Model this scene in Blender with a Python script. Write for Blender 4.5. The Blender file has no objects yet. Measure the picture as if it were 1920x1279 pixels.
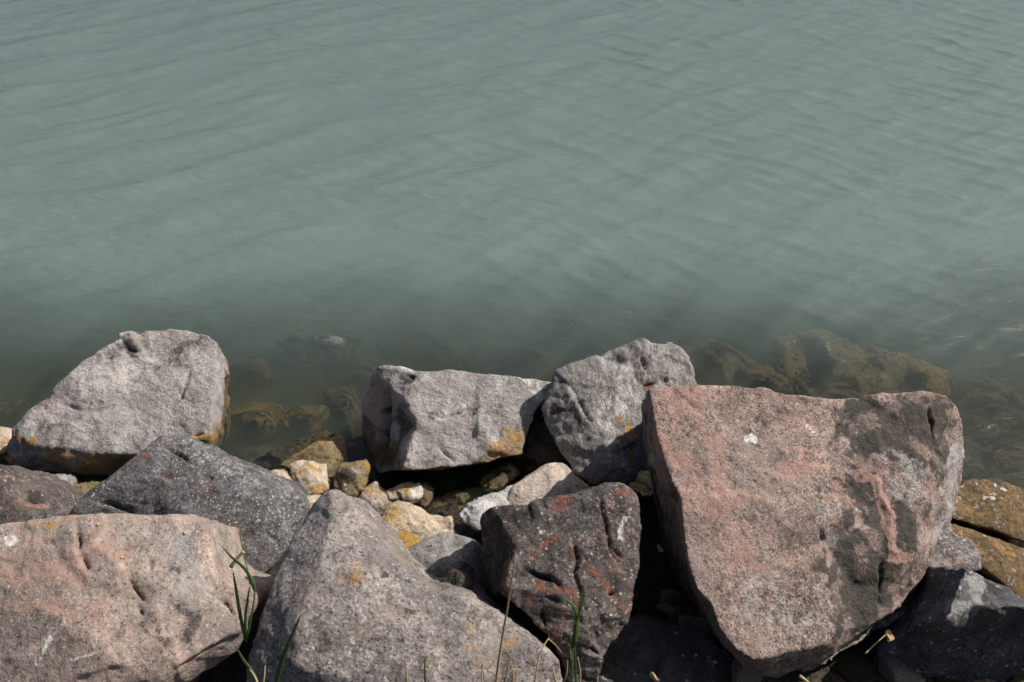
import bpy, math, random
import numpy as np
from mathutils import Vector, Matrix, geometry, noise as mnoise

S = bpy.context.scene
COL = S.collection
R = math.radians

# ------------------------------------------------------------------ camera, light, exposure
CAM_H, PITCH, FPX = 1.75, 36.0, 1867.0
cd = bpy.data.cameras.new('camera')
cam = bpy.data.objects.new('camera', cd)
COL.objects.link(cam)
cam.location = (0, 0, CAM_H)
cam.rotation_euler = (R(90 - PITCH), 0, 0)
cd.sensor_width = 36
cd.lens = FPX / 1920 * 36
cd.clip_start = 0.02
cd.clip_end = 2000
cd.dof.use_dof = True
cd.dof.focus_distance = 1.85
cd.dof.aperture_fstop = 7.0
S.camera = cam

SUN_DIR = Vector((0.66, 0.17, 0.73)).normalized()
sun_el = math.asin(SUN_DIR.z)
sd = bpy.data.lights.new('sun', 'SUN')
sd.energy = 5.0
sd.angle = R(0.5)
sd.color = (1.0, 0.94, 0.86)
sun = bpy.data.objects.new('sun', sd)
COL.objects.link(sun)
sun.rotation_euler = SUN_DIR.to_track_quat('Z', 'Y').to_euler()
sun.location = (3, 1, 5)

W = bpy.data.worlds.new('World')
S.world = W
W.use_nodes = True
wn = W.node_tree
bg = wn.nodes['Background']
sky = wn.nodes.new('ShaderNodeTexSky')
sky.sky_type = 'NISHITA'
sky.sun_disc = False
sky.sun_elevation = sun_el
sky.sun_rotation = math.atan2(SUN_DIR.x, SUN_DIR.y)
sky.air_density = 1.0
sky.dust_density = 4.0
sky.ozone_density = 2.0
wn.links.new(sky.outputs[0], bg.inputs[0])
bg.inputs[1].default_value = 0.07

S.view_settings.view_transform = 'Standard'
S.view_settings.look = 'None'
S.view_settings.gamma = 1
S.view_settings.exposure = 0.05
S.view_settings.use_curve_mapping = False
S.cycles.use_denoising = True
S.cycles.max_bounces = 8
S.cycles.volume_bounces = 3
S.cycles.transparent_max_bounces = 12
S.cycles.caustics_reflective = False
S.cycles.caustics_refractive = False

# ------------------------------------------------------------------ picture <-> world
SP, CP = math.sin(R(PITCH)), math.cos(R(PITCH))
CAMV = np.array([0, 0, CAM_H])
def ray(px, py):
    a, b = (px - 960) / FPX, (639.5 - py) / FPX
    return np.array([a, CP + b * SP, -SP + b * CP])
def on_plane(px, py, p0, n):
    d = ray(px, py)
    return CAMV + d * (np.dot(p0 - CAMV, n) / np.dot(d, n))
def at_z(px, py, z):
    return on_plane(px, py, np.array([0, 0, z]), np.array([0, 0, 1.0]))
def at_y(px, py, y):
    return on_plane(px, py, np.array([0, y, 0]), np.array([0, 1.0, 0]))
def project(P):
    q = P - CAMV
    z = q[:, 1] * CP - q[:, 2] * SP
    u = q[:, 1] * SP + q[:, 2] * CP
    return 960 + FPX * q[:, 0] / z, 639.5 - FPX * u / z

# ------------------------------------------------------------------ numpy noise
def h3(ix, iy, iz, s):
    h = (ix.astype(np.int64) * 374761393 + iy.astype(np.int64) * 668265263 + iz.astype(np.int64) * 2147483647 + s * 974634777) & 0xffffffff
    h = ((h ^ (h >> 13)) * 1274126177) & 0xffffffff
    h = ((h ^ (h >> 15)) * 2246822519) & 0xffffffff
    return ((h ^ (h >> 16)) & 0xffffff) / float(0xffffff)
def vnoise(P, s):
    i = np.floor(P).astype(np.int64)
    f = P - i
    f = f * f * f * (f * (f * 6 - 15) + 10)
    r = 0
    for a in (0, 1):
        wa = f[:, 0] if a else 1 - f[:, 0]
        for b in (0, 1):
            wb = f[:, 1] if b else 1 - f[:, 1]
            for c in (0, 1):
                wc = f[:, 2] if c else 1 - f[:, 2]
                r = r + wa * wb * wc * h3(i[:, 0] + a, i[:, 1] + b, i[:, 2] + c, s)
    return r * 2 - 1
def fbm(P, s, o=4, g=0.5):
    r, a = 0, 1.0
    for k in range(o):
        r = r + a * vnoise(P * (2.03 ** k) + k * 17.3, s + k)
        a *= g
    return r
def facets(P, s, sharp=14.0):
    """cells of randomly tilted planes, blended at their borders: chipped, broken stone"""
    i = np.floor(P).astype(np.int64)
    num, den = 0, 1e-9
    for a in (-1, 0, 1):
        for b in (-1, 0, 1):
            for c in (-1, 0, 1):
                x, y, z = i[:, 0] + a, i[:, 1] + b, i[:, 2] + c
                cx, cy, cz = x + h3(x, y, z, s), y + h3(x, y, z, s + 1), z + h3(x, y, z, s + 2)
                dx, dy, dz = P[:, 0] - cx, P[:, 1] - cy, P[:, 2] - cz
                d2 = dx * dx + dy * dy + dz * dz
                t = (h3(x, y, z, s + 3) - .5) * dx + (h3(x, y, z, s + 4) - .5) * dy + (h3(x, y, z, s + 5) - .5) * dz + (h3(x, y, z, s + 6) - .5) * .5
                w = np.exp(-sharp * d2)
                num = num + w * t
                den = den + w
    return num / den

# ------------------------------------------------------------------ naming helpers
def tag(o, label=None, cat=None, group=None, kind=None):
    if label: o['label'] = label
    if cat: o['category'] = cat
    if group: o['group'] = group
    if kind: o['kind'] = kind
    return o
def mesh_from(name, V, F, mat, smooth=True):
    me = bpy.data.meshes.new(name)
    me.from_pydata([tuple(map(float, v)) for v in V], [], F)
    me.materials.append(mat)
    if smooth:
        me.shade_smooth()
    return me
def link(name, me, parent=None, loc=None):
    o = bpy.data.objects.new(name, me)
    COL.objects.link(o)
    if parent: o.parent = parent
    if loc is not None: o.location = loc
    return o

# ------------------------------------------------------------------ materials
class NT:
    def __init__(s, name):
        s.m = bpy.data.materials.new(name)
        s.m.use_nodes = True
        s.t = s.m.node_tree
        s.t.nodes.clear()
        s.out = s.t.nodes.new('ShaderNodeOutputMaterial')
    def n(s, typ, **k):
        nd = s.t.nodes.new('ShaderNode' + typ)
        for a, b in k.items(): setattr(nd, a, b)
        return nd
    def set(s, sock, v):
        if hasattr(v, 'is_linked') or isinstance(v, bpy.types.NodeSocket): s.t.links.new(v, sock)
        elif isinstance(v, (tuple, list)) and len(v) == 3 and sock.type == 'RGBA': sock.default_value = (*v, 1)
        else: sock.default_value = v
    def math(s, op, a, b=0.0, c=0.0, clamp=False):
        nd = s.n('Math', operation=op, use_clamp=clamp)
        s.set(nd.inputs[0], a); s.set(nd.inputs[1], b); s.set(nd.inputs[2], c)
        return nd.outputs[0]
    def noise(s, vec, scale, detail=4, rough=.55, dist=0.0):
        nd = s.n('TexNoise')
        s.set(nd.inputs['Vector'], vec)
        nd.inputs['Scale'].default_value = scale
        nd.inputs['Detail'].default_value = detail
        nd.inputs['Roughness'].default_value = rough
        nd.inputs['Distortion'].default_value = dist
        return nd.outputs['Fac']
    def step(s, v, lo, hi):
        nd = s.n('MapRange', interpolation_type='SMOOTHSTEP')
        s.set(nd.inputs[0], v)
        nd.inputs[1].default_value = lo; nd.inputs[2].default_value = hi
        return nd.outputs[0]
    def mix(s, f, a, b, mode='MIX'):
        nd = s.n('Mix', data_type='RGBA', blend_type=mode)
        s.set(nd.inputs[0], f); s.set(nd.inputs[6], a); s.set(nd.inputs[7], b)
        return nd.outputs[2]
    def bump(s, h, strength, dist, normal=None):
        nd = s.n('Bump')
        nd.inputs['Strength'].default_value = strength
        nd.inputs['Distance'].default_value = dist
        s.set(nd.inputs['Height'], h)
        if normal is not None: s.set(nd.inputs['Normal'], normal)
        return nd.outputs[0]

def rock_mat(name, c1, c2, c3, seed=0, big=5.0, mid=22.0, patch=.55, grain=.55, gscale=330.0, fleck=(.6, .58, .55), fleckamt=.25,
             fscale=170.0, darkfleck=.3, stain=None, stainamt=0.0, rough=.85, wetz=.03, bumpk=1.0, algae=(.16, .11, .035), wetdark=.42, varia=.46, stretch=(1, 1, 1)):
    gscale *= .55; fscale *= .7; grain *= 1.5
    t = NT(name)
    tc = t.n('TexCoord')
    mp = t.n('Mapping')
    t.t.links.new(tc.outputs['Object'], mp.inputs[0])
    mp.inputs['Location'].default_value = (seed * 3.7, seed * 1.9, seed * 5.3)
    mp.inputs['Scale'].default_value = stretch
    mp.inputs['Rotation'].default_value = (seed * 1.1, seed * .7, seed * .4)
    v = mp.outputs[0]
    n1 = t.noise(v, big, 5, .6, .4)
    n2 = t.noise(v, mid, 6, .65, .6)
    n3 = t.noise(v, gscale * .28, 4, .7)
    n4 = t.noise(v, gscale, 2, .6)
    n5 = t.noise(v, 55, 8, .72, .8)
    col = t.mix(t.step(n1, .38, .62), c1, c2)
    col = t.mix(t.math('MULTIPLY', t.step(n2, patch, patch + .12), .8), col, c3)
    n6 = t.noise(v, 7.5, 10, .7, 1.0)
    vr = t.n('MapRange')
    t.set(vr.inputs[0], n6)
    vr.inputs[1].default_value = .34; vr.inputs[2].default_value = .66
    vr.inputs[3].default_value = 1 - varia; vr.inputs[4].default_value = 1 + varia * .8
    vcol = t.n('CombineColor')
    for k in range(3): t.t.links.new(vr.outputs[0], vcol.inputs[k])
    col = t.mix(1.0, col, vcol.outputs[0], 'MULTIPLY')
    # grain: mineral crystals of differing lightness
    g = t.math('ADD', t.math('MULTIPLY', n4, .55), t.math('MULTIPLY', n3, .45))
    gr = t.n('MapRange')
    t.set(gr.inputs[0], g)
    gr.inputs[1].default_value = .34; gr.inputs[2].default_value = .66
    gm = t.math('MULTIPLY', t.step(t.noise(v, 7, 4, .6), .3, .68), grain)
    t.set(gr.inputs[3], t.math('SUBTRACT', 1 - grain * .3, gm)); t.set(gr.inputs[4], t.math('ADD', 1 + grain * .3, gm))
    gcol = t.n('CombineColor')
    for k in range(3): t.t.links.new(gr.outputs[0], gcol.inputs[k])
    col = t.mix(1.0, col, gcol.outputs[0], 'MULTIPLY')
    vo = t.n('TexVoronoi')
    wn_ = t.n('TexNoise'); t.set(wn_.inputs['Vector'], v); wn_.inputs['Scale'].default_value = fscale * 1.1; wn_.inputs['Detail'].default_value = 3
    vm = t.n('VectorMath', operation='MULTIPLY_ADD')
    t.set(vm.inputs[0], wn_.outputs['Color']); vm.inputs[1].default_value = [1.6 / fscale] * 3; t.set(vm.inputs[2], v)
    t.set(vo.inputs['Vector'], vm.outputs[0])
    vo.inputs['Scale'].default_value = fscale
    vs = t.n('SeparateColor')
    t.t.links.new(vo.outputs['Color'], vs.inputs[0])
    near = t.step(t.math('ADD', vo.outputs['Distance'], t.math('MULTIPLY', vs.outputs[2], .28)), .62, .38)
    area = t.step(t.math('ADD', t.math('MULTIPLY', n2, .5), t.math('MULTIPLY', n1, .5)), .42, .56)
    pickl = t.step(vs.outputs[0], 1 - fleckamt - .02, 1 - fleckamt + .02)
    col = t.mix(t.math('MULTIPLY', t.math('MULTIPLY', near, pickl), t.math('MULTIPLY_ADD', area, .9, .1)), col, fleck)
    pickd = t.step(vs.outputs[1], 1 - darkfleck * .6 - .02, 1 - darkfleck * .6 + .02)
    col = t.mix(t.math('MULTIPLY', t.math('MULTIPLY', near, pickd), .7), col, (.03, .03, .032))
    if stain is not None:
        sn = t.noise(v, big * 1.7, 6, .7, 1.2)
        col = t.mix(t.math('MULTIPLY', t.step(sn, .56, .68), stainamt), col, stain)
    # marks placed on this rock (its veins, droppings, lichens, mineral patches, some painted shade and glints)
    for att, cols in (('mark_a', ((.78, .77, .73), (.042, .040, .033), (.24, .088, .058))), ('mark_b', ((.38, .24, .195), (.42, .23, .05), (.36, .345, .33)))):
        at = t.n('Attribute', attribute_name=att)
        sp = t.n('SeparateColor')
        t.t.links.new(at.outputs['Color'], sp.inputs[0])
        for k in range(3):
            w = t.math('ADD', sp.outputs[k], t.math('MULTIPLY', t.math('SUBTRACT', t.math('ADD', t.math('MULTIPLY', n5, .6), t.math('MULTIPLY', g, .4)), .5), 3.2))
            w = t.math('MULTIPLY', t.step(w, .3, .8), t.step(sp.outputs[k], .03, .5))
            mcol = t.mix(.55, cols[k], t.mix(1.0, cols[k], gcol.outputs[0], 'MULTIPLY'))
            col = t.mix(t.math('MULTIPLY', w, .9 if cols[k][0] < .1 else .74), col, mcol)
    # the band that the water keeps wet, browned by algae
    ge = t.n('NewGeometry')
    sx = t.n('SeparateXYZ')
    t.t.links.new(ge.outputs['Position'], sx.inputs[0])
    zz = t.math('ADD', sx.outputs[2], t.math('MULTIPLY', t.math('SUBTRACT', n2, .5), -.09))
    wet = t.step(zz, wetz + .012, wetz - .012)
    alg = t.math('MULTIPLY', t.step(zz, wetz + .03, wetz - .01), t.step(t.noise(v, 14, 5, .7), .38, .6))
    col = t.mix(t.math('MULTIPLY', alg, .8), col, t.mix(.5, col, algae, 'MIX') if False else algae)
    col = t.mix(wet, col, t.mix(1.0, col, (wetdark, wetdark, wetdark), 'MULTIPLY'))
    b = t.n('BsdfPrincipled')
    t.set(b.inputs['Base Color'], col)
    t.set(b.inputs['Roughness'], t.math('SUBTRACT', rough, t.math('MULTIPLY', wet, rough - .32)))
    b.inputs['Specular IOR Level'].default_value = .35
    h = t.math('ADD', t.math('MULTIPLY', n2, .8), t.math('ADD', t.math('MULTIPLY', n3, .34), t.math('ADD', t.math('MULTIPLY', n4, .12), t.math('MULTIPLY', n5, .75))))
    t.set(b.inputs['Normal'], t.bump(h, 1.0 * bumpk, .013))
    t.t.links.new(b.outputs[0], t.out.inputs[0])
    return t.m

def plain_mat(name, col, col2=None, rough=.7, scale=60, trans=0.0):
    t = NT(name)
    tc = t.n('TexCoord')
    c = t.mix(t.noise(tc.outputs['Object'], scale, 3), col, col2 or tuple(x * .6 for x in col))
    b = t.n('BsdfPrincipled')
    t.set(b.inputs['Base Color'], c)
    b.inputs['Roughness'].default_value = rough
    if trans:
        tr = t.n('BsdfTranslucent')
        t.set(tr.inputs[0], c)
        mx = t.n('MixShader')
        mx.inputs[0].default_value = trans
        t.t.links.new(b.outputs[0], mx.inputs[1]); t.t.links.new(tr.outputs[0], mx.inputs[2])
        t.t.links.new(mx.outputs[0], t.out.inputs[0])
    else:
        t.t.links.new(b.outputs[0], t.out.inputs[0])
    return t.m

# ------------------------------------------------------------------ ground and water
def axis(a, b, step, far, grow=1.25):
    xs = list(np.arange(a, b, step))
    lo, s = xs[0], step
    left = []
    while lo > -far:
        s *= grow; lo -= s; left.append(lo)
    hi, s = xs[-1], step
    right = []
    while hi < far:
        s *= grow; hi += s; right.append(hi)
    return np.array(left[::-1] + xs + right)
def grid_mesh(name, xs, ys, zf, mat, closed_to=None):
    X, Y = np.meshgrid(xs, ys)
    nx, ny = len(xs), len(ys)
    P = np.stack([X.ravel(), Y.ravel(), np.zeros(nx * ny)], 1)
    P[:, 2] = zf(P[:, 0], P[:, 1])
    i = np.arange(nx * ny).reshape(ny, nx)
    Q = np.stack([i[:-1, :-1], i[:-1, 1:], i[1:, 1:], i[1:, :-1]], -1).reshape(-1, 4)
    nq = len(Q)
    extra, faces = [], []
    if closed_to is not None:
        ring = list(i[0, :]) + list(i[1:, -1]) + list(i[-1, -2::-1]) + list(i[-2:0:-1, 0])
        base = nx * ny
        extra = [(P[r, 0], P[r, 1], closed_to) for r in ring]
        m = len(ring)
        for k in range(m):
            faces.append((ring[k], base + k, base + (k + 1) % m, ring[(k + 1) % m]))
        faces.append(tuple(base + k for k in range(m))[::-1])
    me = bpy.data.meshes.new(name)
    V = np.vstack([P, np.array(extra)]) if extra else P
    loops = [Q.ravel()] + [np.array(f) for f in faces]
    tot = np.concatenate([np.full(nq, 4)] + [np.array([len(f)]) for f in faces]) if faces else np.full(nq, 4)
    L = np.concatenate(loops)
    me.vertices.add(len(V)); me.vertices.foreach_set('co', V.ravel())
    me.loops.add(len(L)); me.loops.foreach_set('vertex_index', L.astype(np.int32))
    me.polygons.add(len(tot))
    me.polygons.foreach_set('loop_start', np.concatenate([[0], np.cumsum(tot)[:-1]]).astype(np.int32))
    me.update(calc_edges=True)
    me.materials.append(mat)
    me.shade_smooth()
    return link(name, me)

TY = [-300, -60, -20, -6, -1.5, 0.0, .9, 1.25, 1.5, 1.8, 2.15, 2.35, 2.7, 3.2, 6, 12, 60, 600]
TZ = [14, 6, 2.6, 1.2, .45, .22, .12, .06, -.02, -.085, -.15, -.22, -.75, -1.7, -3.0, -3.6, -4.0, -4.1]
def terr(x, y):
    z = np.interp(y, TY, TZ)
    P = np.stack([x, y, x * 0], 1)
    near = np.clip(1.5 - np.abs(y - 1.5) / 6, 0, 1)
    return z + near * (.03 * fbm(P * 3.1, 5, 4) + .012 * fbm(P * 21, 9, 3))

tg = NT('bank_soil')
tc = tg.n('TexCoord')
v = tc.outputs['Object']
a = tg.noise(v, 9, 6, .65); b2 = tg.noise(v, 70, 5, .7); vo = tg.n('TexVoronoi')
tg.set(vo.inputs['Vector'], v); vo.inputs['Scale'].default_value = 55
c = tg.mix(tg.step(a, .4, .6), (.07, .055, .032), (.11, .088, .055))
c = tg.mix(tg.step(b2, .35, .65), c, (.05, .042, .03))
bs = tg.n('BsdfPrincipled'); tg.set(bs.inputs['Base Color'], c); bs.inputs['Roughness'].default_value = .8
hh = tg.math('SUBTRACT', b2, tg.math('MULTIPLY', vo.outputs['Distance'], .6))
tg.set(bs.inputs['Normal'], tg.bump(hh, 1.0, .02))
tg.t.links.new(bs.outputs[0], tg.out.inputs[0])
ground = grid_mesh('ground', axis(-2.2, 2.2, .03, 420), axis(-.3, 4.0, .03, 420), terr, tg.m)
tag(ground, kind='structure')

def waves(x, y):
    P = np.stack([x, y, x * 0], 1)
    w = .9 * fbm(P * .8, 31, 2)
    w2 = .9 * fbm(P * 1.1 + 7, 37, 2)
    left = 1 / (1 + np.exp((x - .2) * 1.6))
    z = 0
    rs = np.random.RandomState(4)
    for k in range(12):      # smooth train, crests running away to the right
        th = R(113 + rs.uniform(-20, 20))
        L = rs.uniform(.10, .36)
        ph = (x * math.cos(th) + y * math.sin(th)) * 2 * math.pi / L + (w * 1.0 + .5 * vnoise(P * 2.7 + k, 44 + k)) * .5 / L + rs.uniform(0, 6.3)
        am = .0031 * (L / .25) * (.4 + .6 * left)
        z = z + 1.25 * am * np.exp(1.6 * (np.sin(ph) - 1)) * np.clip(.55 + 1.5 * vnoise(P * 2.6 + k * 9, 50 + k), 0, 2)
    for k in range(14):     # short peaked wavelets crossing it, mostly on the right
        th = R(58 + rs.uniform(-38, 38)) if k % 2 else R(106 + rs.uniform(-15, 15))
        L = rs.uniform(.07, .20)
        ph = (x * math.cos(th) + y * math.sin(th)) * 2 * math.pi / L + (w2 * .8 + .6 * vnoise(P * 3.3 + k, 60 + k)) * .36 / L + rs.uniform(0, 6.3)
        am = .0030 * (L / .17) * (.14 + .86 * (1 - left))
        z = z + am * np.exp(3.2 * (np.sin(ph) - 1)) * np.clip(.45 + 1.7 * vnoise(P * 3.2 + k * 5, 70 + k), 0, 2)
    near = np.clip((y - 1.6) / 1.3, .12, 1) * np.clip(30 / np.maximum(np.hypot(x, y), 1), 0, 1)
    edge = np.clip((60 - np.hypot(x, y)) / 30, 0, 1)
    return z * near * edge

tw = NT('lake_water')
v = tw.n('TexCoord').outputs['Object']
mp = tw.n('Mapping'); tw.set(mp.inputs[0], v); mp.inputs['Rotation'].default_value = (0, 0, R(-28)); mp.inputs['Scale'].default_value = (.38, 1, 1)
mp2 = tw.n('Mapping'); tw.set(mp2.inputs[0], v); mp2.inputs['Rotation'].default_value = (0, 0, R(24)); mp2.inputs['Scale'].default_value = (.42, 1, 1)
r1 = tw.noise(mp.outputs[0], 17, 3, .5, .5); r2 = tw.noise(mp2.outputs[0], 22, 3, .5, .6)
area = tw.step(tw.noise(v, 1.1, 2), .35, .6)
h = tw.math('ADD', r1, tw.math('MULTIPLY', r2, tw.math('MULTIPLY_ADD', area, .8, .2)))
nb = tw.bump(h, .6, .013)
fr = tw.n('Fresnel'); fr.inputs[0].default_value = 1.42; tw.set(fr.inputs['Normal'], nb)
gl = tw.n('BsdfGlossy'); gl.inputs['Roughness'].default_value = .24; tw.set(gl.inputs['Normal'], nb)
tr0 = tw.n('BsdfTransparent')
# silt hanging just under the surface: thin over the stones by the shore, thick farther out
df = tw.n('BsdfDiffuse'); tw.set(df.inputs['Normal'], tw.bump(h, .6, .013))
sxyz = tw.n('SeparateXYZ'); tw.set(sxyz.inputs[0], v)
dy = tw.math('ADD', sxyz.outputs[1], tw.math('MULTIPLY', tw.math('SUBTRACT', tw.noise(v, 1.3, 3, .5, .4), .5), .45))
sil = tw.math('MULTIPLY_ADD', tw.step(dy, 2.12, 3.0), .82, .015)
cl = tw.mix(tw.noise(v, .8, 3), (.150, .206, .192), (.170, .224, .208))
tw.set(df.inputs[0], cl)
tr = tw.n('MixShader'); tw.set(tr.inputs[0], sil)
tw.t.links.new(tr0.outputs[0], tr.inputs[1]); tw.t.links.new(df.outputs[0], tr.inputs[2])
mx = tw.n('MixShader'); tw.set(mx.inputs[0], fr.outputs[0])
tw.t.links.new(tr.outputs[0], mx.inputs[1]); tw.t.links.new(gl.outputs[0], mx.inputs[2])
tw.t.links.new(mx.outputs[0], tw.out.inputs['Surface'])
pv = tw.n('VolumePrincipled')
pv.inputs['Color'].default_value = (.33, .38, .29, 1)
pv.inputs['Density'].default_value = 2.5
pv.inputs['Anisotropy'].default_value = 0.0
tw.t.links.new(pv.outputs[0], tw.out.inputs['Volume'])
water = grid_mesh('water', axis(-3.6, 3.6, .0145, 400, 1.2), np.concatenate([[.2, .5, .8], np.arange(1.0, 7.0, .0145), 7 + np.cumsum(.02 * 1.15 ** np.arange(57))]), waves, tw.m, closed_to=-5.5)
tag(water, kind='structure')

# ------------------------------------------------------------------ rock builder
def seg_dist(u, v, pts):
    best = np.full(len(u), 1e9)
    if len(pts) == 1:
        return np.hypot(u - pts[0][0], v - pts[0][1])
    for (x0, y0), (x1, y1) in zip(pts[:-1], pts[1:]):
        dx, dy = x1 - x0, y1 - y0
        t = np.clip(((u - x0) * dx + (v - y0) * dy) / (dx * dx + dy * dy + 1e-9), 0, 1)
        best = np.minimum(best, np.hypot(u - x0 - t * dx, v - y0 - t * dy))
    return best

def seg_side(u, v, pts):
    best = np.full(len(u), 1e9); side = np.zeros(len(u)); al = np.zeros(len(u))
    m = len(pts) - 1
    for k, ((x0, y0), (x1, y1)) in enumerate(zip(pts[:-1], pts[1:])):
        dx, dy = x1 - x0, y1 - y0
        l2 = dx * dx + dy * dy + 1e-9
        t = np.clip(((u - x0) * dx + (v - y0) * dy) / l2, 0, 1)
        dd = np.hypot(u - x0 - t * dx, v - y0 - t * dy)
        w = dd < best
        best = np.where(w, dd, best)
        side = np.where(w, ((u - x0) * dy - (v - y0) * dx) / math.sqrt(l2), side)
        al = np.where(w, (k + t) / m, al)
    return best, side, al
def finish(name, V, F, mat, voxel, smooth, amp, seed, marks=(), cracks=(), fscale=7.0, fac=1.0):
    me = bpy.data.meshes.new('raw')
    me.from_pydata([tuple(map(float, p)) for p in V], [], F)
    o = bpy.data.objects.new('raw', me); COL.objects.link(o)
    md = o.modifiers.new('r', 'REMESH'); md.mode = 'VOXEL'; md.voxel_size = voxel
    dg = bpy.context.evaluated_depsgraph_get()
    m2 = bpy.data.meshes.new_from_object(o.evaluated_get(dg))
    bpy.data.objects.remove(o); bpy.data.meshes.remove(me)
    n = len(m2.vertices)
    P = np.empty(n * 3); m2.vertices.foreach_get('co', P); P = P.reshape(-1, 3)
    E = np.empty(len(m2.edges) * 2, np.int32); m2.edges.foreach_get('vertices', E); E = E.reshape(-1, 2)
    deg = np.bincount(E.ravel(), minlength=n).clip(1)[:, None]
    def lap(A):
        r = np.zeros_like(A)
        for k in range(A.shape[1]):
            r[:, k] = np.bincount(E[:, 0], A[E[:, 1], k], n) + np.bincount(E[:, 1], A[E[:, 0], k], n)
        return r / deg
    for _ in range(smooth):
        P = P + .6 * (lap(P) - P)
    m2.vertices.foreach_set('co', P.ravel()); m2.update()
    N = np.empty(n * 3); m2.vertex_normals.foreach_get('vector', N); N = N.reshape(-1, 3)
    # smoothed normals keep the facets from tearing at edges
    Ns = N.copy()
    for _ in range(4): Ns = .5 * Ns + .5 * lap(Ns)
    Ns /= np.linalg.norm(Ns, axis=1)[:, None] + 1e-9
    Q = P + .03 * np.stack([vnoise(P * 9, seed + 90), vnoise(P * 9, seed + 91), vnoise(P * 9, seed + 92)], 1)
    d = fac * amp * 4.6 * facets(Q * fscale, seed, 48) + fac * amp * 1.9 * facets(Q * fscale * 2.6, seed + 11, 55)
    d = d + fac * amp * .9 * facets(P * fscale * 6.5, seed + 15, 50) * (.4 + np.clip(vnoise(P * 9, seed + 17) + .5, 0, 1.5))
    d = d + amp * .42 * fbm(P * 15, seed + 20, 5, .6)
    d = d + amp * .16 * fbm(P * 90, seed + 30, 2)
    u, v = project(P)
    view = CAMV - P
    facing = np.einsum('ij,ij->i', Ns, view) / np.linalg.norm(view, axis=1) > .05
    wob = 5 * vnoise(P * 40, seed + 40) + 3 * vnoise(P * 110, seed + 41)
    wa = .8 * vnoise(P * 22, seed + 42) + .6 * vnoise(P * 55, seed + 43) + .45 * vnoise(P * 130, seed + 44)
    wb = .8 * vnoise(P * 22, seed + 45) + .6 * vnoise(P * 55, seed + 46) + .45 * vnoise(P * 130, seed + 47)
    wc = vnoise(P * 30, seed + 48)
    wl = 3.2 * vnoise(P * 26, seed + 49) + 1.3 * vnoise(P * 80, seed + 50)
    for rad, depth, pts in cracks:
        if depth < 0:
            q = np.clip(1 - (seg_dist(u + wob, v - wob, pts)) / rad, 0, 1) * facing
            d = d - depth * q
            continue
        if len(pts) == 1: pts = [pts[0], (pts[0][0] + 4, pts[0][1] + 4)]
        # a split: a narrow groove, and the stone on one side of it a little lower
        dist, side, al = seg_side(u + wl, v - wl * .7, pts)
        tap = np.clip(np.sin(np.pi * np.clip(al, .04, .96)), 0, 1) ** .7 * facing * np.clip(.9 + .3 * wc, .5, 1.2)
        g = np.clip(1.3 - dist / max(rad * .38, 2.9), 0, 1)
        d = d - depth * 1.25 * g * tap * (rad < 18) - (depth * .7 * np.exp(-dist / (rad * 3.2)) * np.clip(.5 + side / (rad * .5), 0, 1)) * tap
    P = P + Ns * d[:, None]
    A = np.zeros((n, 8)); A[:, 3] = 1; A[:, 7] = 1
    ch = dict(white=0, dark=1, rust=2, pink=4, ochre=5, grey=6)
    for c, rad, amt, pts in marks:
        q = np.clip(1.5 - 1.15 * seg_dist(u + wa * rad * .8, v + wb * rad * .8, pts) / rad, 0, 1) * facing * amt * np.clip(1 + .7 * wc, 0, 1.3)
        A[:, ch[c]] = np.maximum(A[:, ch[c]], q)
    org = np.array([P[:, 0].mean(), P[:, 1].mean(), P[:, 2].min()])
    P = P - org
    m2.vertices.foreach_set('co', P.ravel())
    for nm, k in (('mark_a', 0), ('mark_b', 4)):
        at = m2.color_attributes.new(nm, 'FLOAT_COLOR', 'POINT')
        at.data.foreach_set('color', A[:, k:k + 4].ravel())
    m2.materials.clear(); m2.materials.append(mat)
    m2.shade_smooth(); m2.update()
    m2.name = name
    return link(name, m2, None, org)

def rock(name, label, mat, plane, outline, inner=(), ridges=(), t=.25, s=.78, D=(0, .72, -.70), voxel=.006, smooth=2, amp=.006,
         seed=1, marks=(), cracks=(), cat='rock', fscale=7.0, fac=1.0, group=None):
    """outline/inner: (px, py, height of that corner above the rock's main face); ridges join corners"""
    ax, ay, az, nrm = plane
    nrm = np.array(nrm, float); nrm /= np.linalg.norm(nrm)
    p0 = at_z(ax, ay, az)
    pts = [tuple(p) if len(p) > 2 else (*p, 0.0) for p in list(outline) + list(inner)]
    V = [on_plane(x, y, p0 + nrm * d, nrm) for x, y, d in pts]
    n = len(outline)
    edges = [(i, (i + 1) % n) for i in range(n)] + list(ridges)
    co, _, faces, ov, _, _ = geometry.delaunay_2d_cdt([Vector((p[0], p[1])) for p in pts], edges, [], 1, 1e-4)
    mp = [o[0] if o else None for o in ov]
    if any(m is None for m in mp):
        print('WARN extra cdt verts in', name, label)
        for k, m in enumerate(mp):
            if m is None:
                j = min(range(len(pts)), key=lambda q: (co[k] - Vector(pts[q][:2])).length)
                mp[k] = j
    F = [tuple(mp[i] for i in f) for f in faces]
    F = [f for f in F if len(set(f)) == 3]
    V = np.array(V)
    c = V[:n].mean(0)
    Dn = np.array(D) / np.linalg.norm(D)
    B = c + s * (V - c) + Dn * t
    B = B + .12 * t * (c + Dn * t - B) * 0
    m = len(V)
    allV = np.vstack([V, B])
    F2 = F + [tuple(i + m for i in reversed(f)) for f in F] + [(i, (i + 1) % n, (i + 1) % n + m, i + m) for i in range(n)]
    o = finish(name, allV, F2, mat, voxel, smooth, amp, seed, marks, cracks, fscale, fac)
    return tag(o, label, cat, group)

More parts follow.
